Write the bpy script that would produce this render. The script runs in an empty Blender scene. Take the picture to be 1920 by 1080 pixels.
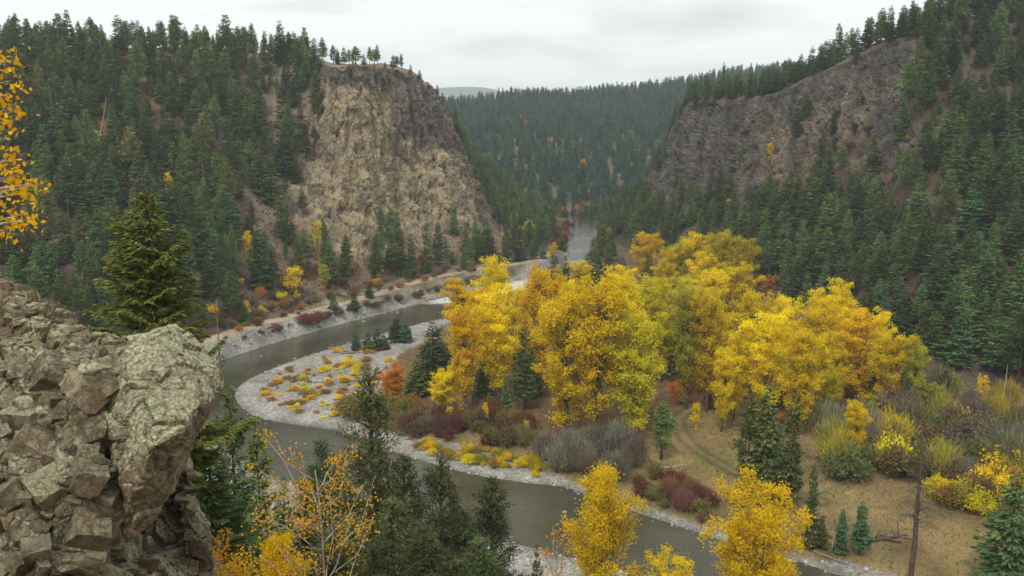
import bpy, bmesh, math, random
import numpy as np
from mathutils import Vector
from mathutils.bvhtree import BVHTree

random.seed(7); RNG = np.random.default_rng(7)
S = bpy.context.scene
COL = S.collection

# ------------------------------------------------------------------ camera
F_PX, CX, CY, HOR, CAM_Z = 1700.0, 960.0, 540.0, 220.0, 60.0
PITCH = math.atan((CY - HOR) / F_PX)
cam_d = bpy.data.cameras.new('camera'); cam = bpy.data.objects.new('camera', cam_d); COL.objects.link(cam)
cam_d.sensor_width = 36.0; cam_d.lens = F_PX / 1920 * 36.0
cam_d.clip_start = 0.1; cam_d.clip_end = 12000
cam.location = (0, 0, CAM_Z); cam.rotation_euler = (math.radians(90) - PITCH, 0, 0)
S.camera = cam

# ------------------------------------------------------------------ sky, sun, exposure
SUN_EL, SUN_AZ = math.radians(52), math.radians(200)     # azimuth: from +Y, clockwise
W = bpy.data.worlds.new('World'); S.world = W; W.use_nodes = True
nt = W.node_tree; nt.nodes.clear()
def N(tree, t, **kw):
    n = tree.nodes.new(t)
    for k, v in kw.items(): setattr(n, k, v)
    return n
wo = N(nt, 'ShaderNodeOutputWorld'); bg = N(nt, 'ShaderNodeBackground')
sky = N(nt, 'ShaderNodeTexSky', sky_type='NISHITA', sun_disc=False, sun_elevation=SUN_EL, sun_rotation=SUN_AZ)
tc = N(nt, 'ShaderNodeTexCoord')
sep = N(nt, 'ShaderNodeSeparateXYZ'); nt.links.new(tc.outputs['Generated'], sep.inputs[0])
mz = N(nt, 'ShaderNodeMath', operation='MAXIMUM'); nt.links.new(sep.outputs[2], mz.inputs[0]); mz.inputs[1].default_value = 0.0
az = N(nt, 'ShaderNodeMath', operation='ADD'); nt.links.new(mz.outputs[0], az.inputs[0]); az.inputs[1].default_value = 0.16
dx = N(nt, 'ShaderNodeMath', operation='DIVIDE'); nt.links.new(sep.outputs[0], dx.inputs[0]); nt.links.new(az.outputs[0], dx.inputs[1])
dy = N(nt, 'ShaderNodeMath', operation='DIVIDE'); nt.links.new(sep.outputs[1], dy.inputs[0]); nt.links.new(az.outputs[0], dy.inputs[1])
cmb = N(nt, 'ShaderNodeCombineXYZ'); nt.links.new(dx.outputs[0], cmb.inputs[0]); nt.links.new(dy.outputs[0], cmb.inputs[1])
cn = N(nt, 'ShaderNodeTexNoise'); nt.links.new(cmb.outputs[0], cn.inputs['Vector'])
cn.inputs['Scale'].default_value = 1.0; cn.inputs['Detail'].default_value = 6; cn.inputs['Roughness'].default_value = 0.5
cr = N(nt, 'ShaderNodeValToRGB'); nt.links.new(cn.outputs[0], cr.inputs[0])
cr.color_ramp.elements[0].position = 0.35; cr.color_ramp.elements[0].color = (0.50, 0.52, 0.50, 1)
cr.color_ramp.elements[1].position = 0.52; cr.color_ramp.elements[1].color = (0.74, 0.736, 0.718, 1)
sk = N(nt, 'ShaderNodeMix', data_type='RGBA', blend_type='MULTIPLY'); sk.inputs[0].default_value = 1
nt.links.new(sky.outputs[0], sk.inputs[6]); sk.inputs[7].default_value = (0.1, 0.1, 0.1, 1)
mx = N(nt, 'ShaderNodeMix', data_type='RGBA'); mx.inputs[0].default_value = 0.93
nt.links.new(sk.outputs[2], mx.inputs[6]); nt.links.new(cr.outputs[0], mx.inputs[7])
nt.links.new(mx.outputs[2], bg.inputs[0]); bg.inputs[1].default_value = 1.0
nt.links.new(bg.outputs[0], wo.inputs[0])
sd = bpy.data.lights.new('sun', 'SUN'); sd.energy = 1.5; sd.angle = math.radians(11); sd.color = (1.0, 0.95, 0.87)
so = bpy.data.objects.new('sun', sd); COL.objects.link(so)
so.rotation_euler = Vector((-math.sin(SUN_AZ) * math.cos(SUN_EL), -math.cos(SUN_AZ) * math.cos(SUN_EL), -math.sin(SUN_EL))).to_track_quat('-Z', 'Y').to_euler()
so.location = (0, -50, 150)
S.view_settings.view_transform = 'Standard'; S.view_settings.look = 'None'
S.view_settings.exposure = 0.64; S.view_settings.gamma = 1.0; S.view_settings.use_curve_mapping = False
S.cycles.max_bounces = 5; S.cycles.diffuse_bounces = 3; S.cycles.glossy_bounces = 2
S.cycles.transmission_bounces = 3; S.cycles.transparent_max_bounces = 4; S.cycles.volume_bounces = 0

# ------------------------------------------------------------------ placing: pixel of the photograph -> ray
cp, sp = math.cos(PITCH), math.sin(PITCH)
def ray(px, py):
    u = (px - CX) / F_PX; v = (CY - py) / F_PX
    return np.array([u, cp + v * sp, -sp + v * cp])
def P(px, py, Y):                      # the point of that ray at distance Y
    r = ray(px, py); k = Y / r[1]
    return np.array([r[0] * k, Y, CAM_Z + r[2] * k])
def G(px, py, z=0.0):                  # where the ray meets a level
    r = ray(px, py); k = (z - CAM_Z) / r[2]
    return np.array([r[0] * k, r[1] * k, z])
def SL(px, py, p0, s):                 # where the ray meets a slope s rising away from p0
    r = ray(px, py); m = r[2] / r[1]
    Y = (CAM_Z - p0[2] + s * p0[1]) / (s - m)
    return P(px, py, Y)
def proj(p):
    p = np.asarray(p, float); x, y, z = p[..., 0], p[..., 1], p[..., 2] - CAM_Z
    d = y * cp - z * sp; v = y * sp + z * cp
    return CX + F_PX * x / d, CY - F_PX * v / d, d

# ------------------------------------------------------------------ noise
def _h(i, j, k, seed):
    n = (i * 374761393 + j * 668265263 + k * 2147483647 + seed * 974711) & 0xffffffff
    n = ((n ^ (n >> 13)) * 1274126177) & 0xffffffff
    n = ((n ^ (n >> 16)) * 2246822519) & 0xffffffff
    return (n ^ (n >> 15)) & 0xffffffff
def vnoise(p, seed=0):
    p = np.asarray(p, float); f0 = np.floor(p).astype(np.int64); f = p - f0
    f = f * f * f * (f * (f * 6 - 15) + 10); out = 0
    for a in (0, 1):
        wa = f[:, 0] if a else 1 - f[:, 0]
        for b in (0, 1):
            wb = f[:, 1] if b else 1 - f[:, 1]
            for c in (0, 1):
                wc = f[:, 2] if c else 1 - f[:, 2]
                out = out + wa * wb * wc * (_h(f0[:, 0] + a, f0[:, 1] + b, f0[:, 2] + c, seed) / 2147483648.0 - 1)
    return out
def fbm(p, sc, octv=4, seed=0, gain=0.5):
    p = np.asarray(p, float) / sc; s = 0; a = 1; t = 0
    for o in range(octv):
        s = s + a * vnoise(p * (2.03 ** o) + 17.3 * o, seed + o); t += a; a *= gain
    return s / t
def ridged(p, sc, octv=4, seed=0):
    p = np.asarray(p, float) / sc; s = 0; a = 1; t = 0
    for o in range(octv):
        s = s + a * (1 - np.abs(vnoise(p * (2.1 ** o) + 9.7 * o, seed + o)) * 2); t += a; a *= 0.5
    return s / t
def facets(p, sc, seed=0, tilt=0.6):
    """broken-rock relief: every cell a tilted facet at its own height, dark joints between"""
    q = np.asarray(p, float) / sc; f0 = np.floor(q).astype(np.int64)
    n = len(q); d1 = np.full(n, 9.0); d2 = np.full(n, 9.0); val = np.zeros(n)
    for a in (-1, 0, 1):
        for b in (-1, 0, 1):
            for c in (-1, 0, 1):
                I, J, K = f0[:, 0] + a, f0[:, 1] + b, f0[:, 2] + c
                r = [_h(I, J, K, seed + m) / 4294967296.0 for m in range(7)]
                ex, ey, ez = I + r[0] - q[:, 0], J + r[1] - q[:, 1], K + r[2] - q[:, 2]
                d = np.sqrt(ex * ex + ey * ey + ez * ez)
                v = (r[3] - 0.5) + tilt * 2 * ((r[4] - .5) * ex + (r[5] - .5) * ey + (r[6] - .5) * ez)
                nw = d < d1
                d2 = np.where(nw, d1, np.minimum(d2, d)); val = np.where(nw, v, val); d1 = np.where(nw, d, d1)
    return val, d2 - d1
def sstep(a, b, x):
    t = np.clip((x - a) / (b - a), 0, 1); return t * t * (3 - 2 * t)

# ------------------------------------------------------------------ mesh helpers
def mesh_np(name, V, Fs, mats=(), attrs=None, smooth=False, mat_idx=None):
    """V (n,3); Fs: list of (m,k) index arrays"""
    me = bpy.data.meshes.new(name)
    V = np.ascontiguousarray(V, dtype=np.float32)
    if not isinstance(Fs, (list, tuple)): Fs = [Fs]
    Fs = [np.asarray(f, dtype=np.int32) for f in Fs if len(f)]
    loops = np.concatenate([f.ravel() for f in Fs])
    tot = np.concatenate([np.full(len(f), f.shape[1], dtype=np.int32) for f in Fs])
    st = np.concatenate(([0], np.cumsum(tot)[:-1])).astype(np.int32)
    me.vertices.add(len(V)); me.vertices.foreach_set('co', V.ravel())
    me.loops.add(len(loops)); me.loops.foreach_set('vertex_index', loops)
    me.polygons.add(len(tot)); me.polygons.foreach_set('loop_start', st)
    try: me.polygons.foreach_set('loop_total', tot)
    except Exception: pass
    for m in mats: me.materials.append(m)
    if mat_idx is not None: me.polygons.foreach_set('material_index', np.asarray(mat_idx, dtype=np.int32))
    me.polygons.foreach_set('use_smooth', np.full(len(tot), bool(smooth)))
    for k, a in (attrs or {}).items():
        a = np.asarray(a, dtype=np.float32)
        if a.ndim == 1:
            at = me.attributes.new(k, 'FLOAT', 'POINT'); at.data.foreach_set('value', a)
        else:
            if a.shape[1] == 3: a = np.concatenate([a, np.ones((len(a), 1), np.float32)], 1)
            at = me.attributes.new(k, 'FLOAT_COLOR', 'POINT'); at.data.foreach_set('color', np.ascontiguousarray(a).ravel())
    me.update(calc_edges=True); me.validate()
    return me
def link(name, data, parent=None, loc=None):
    o = bpy.data.objects.new(name, data); COL.objects.link(o)
    if parent is not None: o.parent = parent
    if loc is not None: o.location = loc
    return o
def tag(o, label=None, cat=None, group=None, kind=None):
    if label: o['label'] = label
    if cat: o['category'] = cat
    if group: o['group'] = group
    if kind: o['kind'] = kind
    return o
def grid_faces(nu, nv):
    i = np.arange(nu - 1)[:, None] * nv + np.arange(nv - 1)[None, :]; i = i.ravel()
    return np.stack([i, i + nv, i + nv + 1, i + 1], 1)
def tube(pts, rad, n=7, cap=True):
    """swept tube through pts with radii"""
    pts = np.asarray(pts, float); rad = np.asarray(rad, float); k = len(pts)
    t = np.gradient(pts, axis=0); t /= np.linalg.norm(t, axis=1)[:, None] + 1e-9
    ref = np.array([1.0, 0.13, 0.07]) if abs(t[:, 0]).mean() < 0.8 else np.array([0.05, 1, 0.1])
    a = np.cross(t, ref); a /= np.linalg.norm(a, axis=1)[:, None] + 1e-9; b = np.cross(t, a)
    th = np.arange(n) * 2 * math.pi / n
    V = pts[:, None] + rad[:, None, None] * (np.cos(th)[None, :, None] * a[:, None] + np.sin(th)[None, :, None] * b[:, None])
    V = V.reshape(-1, 3); i = np.arange(k - 1)[:, None] * n; j = np.arange(n)[None, :]; j2 = (j + 1) % n
    Fq = np.stack([i + j, i + j2, i + n + j2, i + n + j], -1).reshape(-1, 4)
    if cap:
        V = np.concatenate([V, pts[[0, -1]]]); c0 = k * n
        f = [[(x + 1) % n, x, c0, c0] for x in range(n)] + [[(k - 1) * n + x, (k - 1) * n + (x + 1) % n, c0 + 1, c0 + 1] for x in range(n)]
        T = np.array(f)[:, :3]
        return V, Fq, T
    return V, Fq, np.zeros((0, 3), int)
def tubes(lst, n=6):
    Vs, Q, T = [], [], []; o = 0
    for pts, rad in lst:
        v, q, t = tube(pts, rad, n); Vs.append(v); Q.append(q + o); T.append(t + o); o += len(v)
    return np.concatenate(Vs), [np.concatenate(Q), np.concatenate(T)]

# ------------------------------------------------------------------ materials
def mat(name):
    m = bpy.data.materials.new(name); m.use_nodes = True; t = m.node_tree; t.nodes.clear()
    return m, t, N(t, 'ShaderNodeOutputMaterial')
def vary(t, src, vec, scale, lo, hi, detail=4, fac=1.0, a=0.3, b=0.7, rough=0.55):
    n = N(t, 'ShaderNodeTexNoise'); n.inputs['Scale'].default_value = scale; n.inputs['Detail'].default_value = detail; n.inputs['Roughness'].default_value = rough
    t.links.new(vec, n.inputs['Vector'])
    mr = N(t, 'ShaderNodeMapRange'); t.links.new(n.outputs[0], mr.inputs[0])
    for i, v in zip((1, 2, 3, 4), (a, b, lo, hi)): mr.inputs[i].default_value = v
    mm = N(t, 'ShaderNodeMix', data_type='RGBA', blend_type='MULTIPLY'); mm.inputs[0].default_value = fac
    t.links.new(src, mm.inputs[6]); t.links.new(mr.outputs[0], mm.inputs[7])
    return mm.outputs[2], n.outputs[0]
def leaf_mat(name, transl=0.35, lo=0.6, hi=1.35, rough=0.7, hue=0.025, lov=.78, hiv=1.2):
    """leaf colour = the object's own colour, varied leaf by leaf"""
    m, t, out = mat(name)
    oi = N(t, 'ShaderNodeObjectInfo'); at = N(t, 'ShaderNodeAttribute', attribute_name='tone')
    hs = N(t, 'ShaderNodeHueSaturation'); t.links.new(oi.outputs['Color'], hs.inputs['Color'])
    mr = N(t, 'ShaderNodeMapRange'); t.links.new(at.outputs['Fac'], mr.inputs[0]); mr.inputs[3].default_value = lo; mr.inputs[4].default_value = hi
    rv = N(t, 'ShaderNodeMapRange'); t.links.new(oi.outputs['Random'], rv.inputs[0]); rv.inputs[3].default_value = lov; rv.inputs[4].default_value = hiv
    ml = N(t, 'ShaderNodeMath', operation='MULTIPLY'); t.links.new(mr.outputs[0], ml.inputs[0]); t.links.new(rv.outputs[0], ml.inputs[1])
    t.links.new(ml.outputs[0], hs.inputs['Value'])
    hv = N(t, 'ShaderNodeMapRange'); t.links.new(at.outputs['Fac'], hv.inputs[0]); hv.inputs[3].default_value = 0.5 + hue * .4; hv.inputs[4].default_value = 0.5 - hue * .4
    h2 = N(t, 'ShaderNodeMapRange'); t.links.new(oi.outputs['Random'], h2.inputs[0]); h2.inputs[3].default_value = -hue; h2.inputs[4].default_value = hue
    ha = N(t, 'ShaderNodeMath', operation='ADD'); t.links.new(hv.outputs[0], ha.inputs[0]); t.links.new(h2.outputs[0], ha.inputs[1])
    t.links.new(ha.outputs[0], hs.inputs['Hue'])
    d = N(t, 'ShaderNodeBsdfDiffuse'); tr = N(t, 'ShaderNodeBsdfTranslucent'); ms = N(t, 'ShaderNodeMixShader'); ms.inputs[0].default_value = transl
    t.links.new(hs.outputs[0], d.inputs[0]); t.links.new(hs.outputs[0], tr.inputs[0])
    t.links.new(d.outputs[0], ms.inputs[1]); t.links.new(tr.outputs[0], ms.inputs[2]); t.links.new(ms.outputs[0], out.inputs[0])
    return m
def bark_mat(name, c, sc=6.0):
    m, t, out = mat(name); g = N(t, 'ShaderNodeTexCoord')
    rgb = N(t, 'ShaderNodeRGB'); rgb.outputs[0].default_value = (*c, 1)
    mp = N(t, 'ShaderNodeMapping'); mp.inputs['Scale'].default_value = (1, 1, 0.25); t.links.new(g.outputs['Object'], mp.inputs[0])
    col, fac = vary(t, rgb.outputs[0], mp.outputs[0], sc, 0.5, 1.5)
    b = N(t, 'ShaderNodeBsdfDiffuse'); t.links.new(col, b.inputs[0])
    bp = N(t, 'ShaderNodeBump'); bp.inputs['Strength'].default_value = 0.6; bp.inputs['Distance'].default_value = 0.05
    t.links.new(fac, bp.inputs['Height']); t.links.new(bp.outputs[0], b.inputs['Normal']); t.links.new(b.outputs[0], out.inputs[0])
    return m
def ground_mat(name, sc1, sc2, bump=0.5, bdist=0.3, pebbles=False, lo=0.7, hi=1.3):
    """colour from the attribute Col, varied at two sizes; pebbles where the attribute gravel says"""
    m, t, out = mat(name); g = N(t, 'ShaderNodeTexCoord'); at = N(t, 'ShaderNodeAttribute', attribute_name='Col')
    c, f1 = vary(t, at.outputs[0], g.outputs['Object'], sc1, lo, hi, 5)
    c, f2 = vary(t, c, g.outputs['Object'], sc2, lo, hi, 6, rough=0.7)
    h = f2
    if pebbles:
        vo = N(t, 'ShaderNodeTexVoronoi'); vo.inputs['Scale'].default_value = 2.6; t.links.new(g.outputs['Object'], vo.inputs['Vector'])
        bw = N(t, 'ShaderNodeSeparateColor'); t.links.new(vo.outputs['Color'], bw.inputs[0])
        mr = N(t, 'ShaderNodeMapRange'); t.links.new(bw.outputs[0], mr.inputs[0]); mr.inputs[3].default_value = 0.68; mr.inputs[4].default_value = 1.28
        ga = N(t, 'ShaderNodeAttribute', attribute_name='gravel')
        mm = N(t, 'ShaderNodeMix', data_type='RGBA', blend_type='MULTIPLY'); t.links.new(ga.outputs['Fac'], mm.inputs[0])
        t.links.new(c, mm.inputs[6]); t.links.new(mr.outputs[0], mm.inputs[7]); c = mm.outputs[2]
        ad = N(t, 'ShaderNodeMath', operation='SUBTRACT'); t.links.new(f2, ad.inputs[0]); t.links.new(vo.outputs['Distance'], ad.inputs[1]); h = ad.outputs[0]
    b = N(t, 'ShaderNodeBsdfPrincipled'); b.inputs['Roughness'].default_value = 0.95; b.inputs['Specular IOR Level'].default_value = 0.15
    t.links.new(c, b.inputs['Base Color'])
    bp = N(t, 'ShaderNodeBump'); bp.inputs['Strength'].default_value = bump; bp.inputs['Distance'].default_value = bdist
    t.links.new(h, bp.inputs['Height']); t.links.new(bp.outputs[0], b.inputs['Normal']); t.links.new(b.outputs[0], out.inputs[0])
    return m
M_hill = ground_mat('hillside_soil', 0.08, 1.1, 0.6, 0.4)
M_cliff = ground_mat('cliff_rock', 0.16, 1.3, 1.0, 0.8, lo=0.6, hi=1.35)
M_floor = ground_mat('valley_ground', 0.15, 2.5, 0.4, 0.12, True)
M_far = ground_mat('distant_slope', 0.02, 0.2, 0.2, 0.5)
def water_mat():
    m, t, out = mat('river_water'); g = N(t, 'ShaderNodeTexCoord')
    n0 = N(t, 'ShaderNodeTexNoise'); n0.inputs['Scale'].default_value = 0.07; n0.inputs['Detail'].default_value = 4; t.links.new(g.outputs['Object'], n0.inputs['Vector'])
    r = N(t, 'ShaderNodeValToRGB'); t.links.new(n0.outputs[0], r.inputs[0])
    r.color_ramp.elements[0].position = 0.35; r.color_ramp.elements[0].color = (0.048, 0.047, 0.027, 1)
    r.color_ramp.elements[1].position = 0.68; r.color_ramp.elements[1].color = (0.08, 0.08, 0.056, 1)
    at = N(t, 'ShaderNodeAttribute', attribute_name='rapid')      # broken white water
    mp = N(t, 'ShaderNodeMapping'); mp.inputs['Scale'].default_value = (0.45, 1.6, 1); mp.inputs['Rotation'].default_value = (0, 0, 0.5); t.links.new(g.outputs['Object'], mp.inputs[0])
    nf = N(t, 'ShaderNodeTexNoise'); nf.inputs['Scale'].default_value = 0.55; nf.inputs['Detail'].default_value = 7; nf.inputs['Roughness'].default_value = 0.65; t.links.new(mp.outputs[0], nf.inputs['Vector'])
    ml = N(t, 'ShaderNodeMath', operation='MULTIPLY'); t.links.new(nf.outputs[0], ml.inputs[0]); t.links.new(at.outputs['Fac'], ml.inputs[1])
    fr = N(t, 'ShaderNodeMapRange'); t.links.new(ml.outputs[0], fr.inputs[0]); fr.inputs[1].default_value = 0.40; fr.inputs[2].default_value = 0.62
    mm = N(t, 'ShaderNodeMix', data_type='RGBA'); t.links.new(fr.outputs[0], mm.inputs[0]); t.links.new(r.outputs[0], mm.inputs[6]); mm.inputs[7].default_value = (0.55, 0.58, 0.58, 1)
    b = N(t, 'ShaderNodeBsdfPrincipled'); b.inputs['IOR'].default_value = 1.31; t.links.new(mm.outputs[2], b.inputs['Base Color'])
    rr = N(t, 'ShaderNodeMapRange'); t.links.new(fr.outputs[0], rr.inputs[0]); rr.inputs[3].default_value = 0.05; rr.inputs[4].default_value = 0.6
    t.links.new(rr.outputs[0], b.inputs['Roughness'])
    n1 = N(t, 'ShaderNodeTexNoise'); n1.inputs['Scale'].default_value = 0.9; n1.inputs['Detail'].default_value = 5; n1.inputs['Roughness'].default_value = 0.6; t.links.new(mp.outputs[0], n1.inputs['Vector'])
    bp = N(t, 'ShaderNodeBump'); bp.inputs['Strength'].default_value = 0.4; bp.inputs['Distance'].default_value = 0.2
    t.links.new(n1.outputs[0], bp.inputs['Height']); t.links.new(bp.outputs[0], b.inputs['Normal']); t.links.new(b.outputs[0], out.inputs[0])
    return m
M_water = water_mat()
def rock_mat():
    m, t, out = mat('lichen_rock'); g = N(t, 'ShaderNodeTexCoord'); oi = N(t, 'ShaderNodeObjectInfo')
    n = N(t, 'ShaderNodeTexNoise'); n.inputs['Scale'].default_value = 1.3; n.inputs['Detail'].default_value = 8; n.inputs['Roughness'].default_value = 0.65; t.links.new(g.outputs['Object'], n.inputs['Vector'])
    r = N(t, 'ShaderNodeValToRGB'); t.links.new(n.outputs[0], r.inputs[0]); e = r.color_ramp.elements
    e[0].position = 0.3; e[0].color = (0.095, 0.074, 0.046, 1); e[1].position = 0.70; e[1].color = (0.31, 0.235, 0.165, 1)
    x = e.new(0.45); x.color = (0.165, 0.125, 0.077, 1); x = e.new(0.58); x.color = (0.23, 0.195, 0.125, 1)
    rv = N(t, 'ShaderNodeMapRange'); t.links.new(oi.outputs['Random'], rv.inputs[0]); rv.inputs[3].default_value = 0.65; rv.inputs[4].default_value = 1.4
    m0 = N(t, 'ShaderNodeMix', data_type='RGBA', blend_type='MULTIPLY'); m0.inputs[0].default_value = 1; t.links.new(r.outputs[0], m0.inputs[6]); t.links.new(rv.outputs[0], m0.inputs[7])
    c, f = vary(t, m0.outputs[2], g.outputs['Object'], 14.0, 0.6, 1.35, 6, rough=0.7)
    # lichen: pale crusts, growing mostly on faces open to the sky
    ln = N(t, 'ShaderNodeTexNoise'); ln.inputs['Scale'].default_value = 2.6; ln.inputs['Detail'].default_value = 10; ln.inputs['Roughness'].default_value = 0.75; t.links.new(g.outputs['Object'], ln.inputs['Vector'])
    at = N(t, 'ShaderNodeAttribute', attribute_name='lichen')
    ad = N(t, 'ShaderNodeMath', operation='ADD'); t.links.new(ln.outputs[0], ad.inputs[0]); t.links.new(at.outputs['Fac'], ad.inputs[1])
    ge = N(t, 'ShaderNodeNewGeometry'); sx = N(t, 'ShaderNodeSeparateXYZ'); t.links.new(ge.outputs['True Normal'], sx.inputs[0])
    up = N(t, 'ShaderNodeMath', operation='MULTIPLY_ADD'); t.links.new(sx.outputs[2], up.inputs[0]); up.inputs[1].default_value = .22; t.links.new(ad.outputs[0], up.inputs[2]); ad = up
    mr = N(t, 'ShaderNodeMapRange'); t.links.new(ad.outputs[0], mr.inputs[0]); mr.inputs[1].default_value = 0.58; mr.inputs[2].default_value = 0.74; mr.inputs[4].default_value = 0.85
    l2 = N(t, 'ShaderNodeTexNoise'); l2.inputs['Scale'].default_value = 22; l2.inputs['Detail'].default_value = 6; t.links.new(g.outputs['Object'], l2.inputs['Vector'])
    lr = N(t, 'ShaderNodeValToRGB'); t.links.new(l2.outputs[0], lr.inputs[0]); e = lr.color_ramp.elements
    e[0].position = 0.36; e[0].color = (0.18, 0.18, 0.10, 1); e[1].position = 0.64; e[1].color = (0.50, 0.50, 0.36, 1)
    x = e.new(0.5); x.color = (0.31, 0.31, 0.195, 1)
    mm = N(t, 'ShaderNodeMix', data_type='RGBA'); t.links.new(mr.outputs[0], mm.inputs[0]); t.links.new(c, mm.inputs[6]); t.links.new(lr.outputs[0], mm.inputs[7])
    b = N(t, 'ShaderNodeBsdfPrincipled'); b.inputs['Roughness'].default_value = 0.9; b.inputs['Specular IOR Level'].default_value = 0.2; t.links.new(mm.outputs[2], b.inputs['Base Color'])
    bp = N(t, 'ShaderNodeBump'); bp.inputs['Strength'].default_value = 0.8; bp.inputs['Distance'].default_value = 0.05
    n3 = N(t, 'ShaderNodeTexNoise'); n3.inputs['Scale'].default_value = 9; n3.inputs['Detail'].default_value = 9; n3.inputs['Roughness'].default_value = 0.7; t.links.new(g.outputs['Object'], n3.inputs['Vector'])
    v3 = N(t, 'ShaderNodeTexVoronoi', feature='DISTANCE_TO_EDGE'); v3.inputs['Scale'].default_value = 3.2; nw = N(t, 'ShaderNodeMix', data_type='RGBA'); nw.inputs[0].default_value = .16; t.links.new(g.outputs['Object'], nw.inputs[6]); t.links.new(n3.outputs['Color'], nw.inputs[7]); t.links.new(nw.outputs[2], v3.inputs['Vector'])
    ck = N(t, 'ShaderNodeMapRange'); t.links.new(v3.outputs['Distance'], ck.inputs[0]); ck.inputs[2].default_value = .035; ck.inputs[3].default_value = -.5; ck.inputs[4].default_value = 0
    ha = N(t, 'ShaderNodeMath', operation='ADD'); t.links.new(n3.outputs[0], ha.inputs[0]); t.links.new(ck.outputs[0], ha.inputs[1]); hsum = ha.outputs[0]
    t.links.new(hsum, bp.inputs['Height']); t.links.new(bp.outputs[0], b.inputs['Normal']); t.links.new(b.outputs[0], out.inputs[0])
    return m
M_rock = rock_mat()
M_needle = leaf_mat('conifer_needles', 0.15, 0.5, 1.55, hue=0.02, lov=.6, hiv=1.45)
M_leaf = leaf_mat('autumn_leaves', 0.45, 0.70, 1.22, hue=0.007, lov=.86, hiv=1.14)
M_bark = bark_mat('conifer_bark', (0.075, 0.055, 0.042))
M_cbark = bark_mat('cottonwood_bark', (0.15, 0.125, 0.095))
M_pale = bark_mat('pale_bark', (0.36, 0.32, 0.26))
M_dead = bark_mat('weathered_wood', (0.20, 0.175, 0.15))
M_twig = leaf_mat('bare_twigs', 0.0, 0.6, 1.4)
M_stone = ground_mat('river_stone', 0.3, 4.0, 0.3, 0.05)

# ------------------------------------------------------------------ terrain: lofts through profiles
def cr1(P0, P1, P2, P3, t):
    return 0.5 * (2 * P1 + (P2 - P0) * t + (2 * P0 - 5 * P1 + 4 * P2 - P3) * t ** 2 + (3 * P1 - P0 - 3 * P2 + P3) * t ** 3)
def resample(K, counts, curve=True):
    """K (k, ..., 3) -> rows, counts[i] steps in interval i"""
    K = np.asarray(K, float); out = []
    for i, c in enumerate(counts):
        p0 = K[i - 1] if i else 2 * K[0] - K[1]; p3 = K[i + 2] if i + 2 < len(K) else 2 * K[-1] - K[-2]
        for s in range(c):
            t = s / c
            out.append(cr1(p0, K[i], K[i + 1], p3, t) if curve else K[i] * (1 - t) + K[i + 1] * t)
    out.append(K[-1]); return np.array(out)
def loft(stations, vc, uc):
    """stations (n,k,3) -> grid (U,V,3), and the u, v parameters in knot units"""
    A = np.asarray(stations, float)
    R = np.array([resample(s, vc, False) for s in A])                  # straight between knots
    R2 = np.array([resample(s, vc, True) for s in A]); R = 0.5 * R + 0.5 * R2
    Gd = resample(R, uc, True)
    v = np.concatenate([[i + s / c for s in range(c)] for i, c in enumerate(vc)] + [[len(vc)]])
    u = np.concatenate([[i + s / c for s in range(c)] for i, c in enumerate(uc)] + [[len(uc)]])
    return Gd, u, v
def normals(Gd):
    du = np.gradient(Gd, axis=0); dv = np.gradient(Gd, axis=1)
    n = np.cross(du, dv); n /= np.linalg.norm(n, axis=2)[:, :, None] + 1e-9
    return n
def mixc(a, b, f):
    return np.asarray(a)[None] * (1 - f[:, None]) + np.asarray(b)[None] * f[:, None] if np.ndim(a) == 1 else a * (1 - f[:, None]) + np.asarray(b)[None] * f[:, None]

def station(foot, rest, back=((60, 1.0), (220, -25.0))):
    """foot: pixel on the valley floor; rest: (px,py,slope) or (px,py,None,Y)"""
    p = G(foot[0], foot[1], 2.5); pts = [p + np.array([0, -4.0, -4.0]), p]
    for r in rest:
        q = P(r[0], r[1], r[3]) if len(r) == 4 else SL(r[0], r[1], pts[-1], r[2])
        pts.append(q)
    c = pts[-1]
    dirv = np.array([c[0], c[1], 0]) / np.hypot(c[0], c[1])
    for d, dz in back: pts.append(c + dirv * d + np.array([0, 0, dz]))
    return pts
# far bank: forested slope, then the tan cliff, then the spur that runs back along the river
LS = [
 station((-420, 800), [(-420, 560, .5), (-420, 330, .62), (-420, 90, .62)]),
 station((-150, 735), [(-150, 520, .5), (-150, 300, .62), (-150, 80, .62)]),
 station((60, 695), [(60, 500, .5), (60, 300, .60), (60, 88, .62)]),
 station((220, 668), [(220, 480, .5), (220, 290, .60), (220, 98, .62)]),
 station((380, 638), [(380, 470, .5), (390, 290, .60), (400, 100, .64)]),
 station((480, 605), [(480, 450, .52), (490, 290, .62), (500, 103, .66)]),
 station((555, 585), [(545, 430, .55), (550, 290, .72), (575, 112, .78)]),
 station((630, 565), [(615, 420, .60), (615, 300, 1.3), (622, 121, 1.9)]),
 station((700, 548), [(690, 425, .62), (685, 310, 1.7), (682, 123, 2.6)]),
 station((775, 527), [(755, 415, .62), (745, 310, 1.8), (740, 131, 2.8)]),
 station((840, 512), [(815, 408, .62), (800, 310, 1.8), (780, 146, 2.8)]),
 station((900, 501), [(872, 405, .60), (850, 310, None, 392), (810, 175, None, 408)]),
 station((955, 493), [(915, 408, None, 402), (880, 325, None, 420), (832, 205, None, 432)]),
 station((1000, 485), [(945, 420, None, 430), (900, 345, None, 455), (850, 250, None, 470)]),
 station((1030, 468), [(975, 425, None, 470), (925, 365, None, 500), (868, 295, None, 520)]),
 station((1046, 440), [(1000, 412, None, 530), (950, 365, None, 560), (890, 305, None, 590)]),
 station((1046, 418), [(1010, 398, None, 600), (960, 360, None, 640), (890, 300, None, 680)]),
]
Lg, Lu, Lv = loft(LS, [6, 60, 60, 90, 24, 14], [14, 16, 22, 26, 28, 30, 44, 52, 60, 56, 48, 40, 32, 26, 22, 16])
def S2(*s): return [*s]
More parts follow.
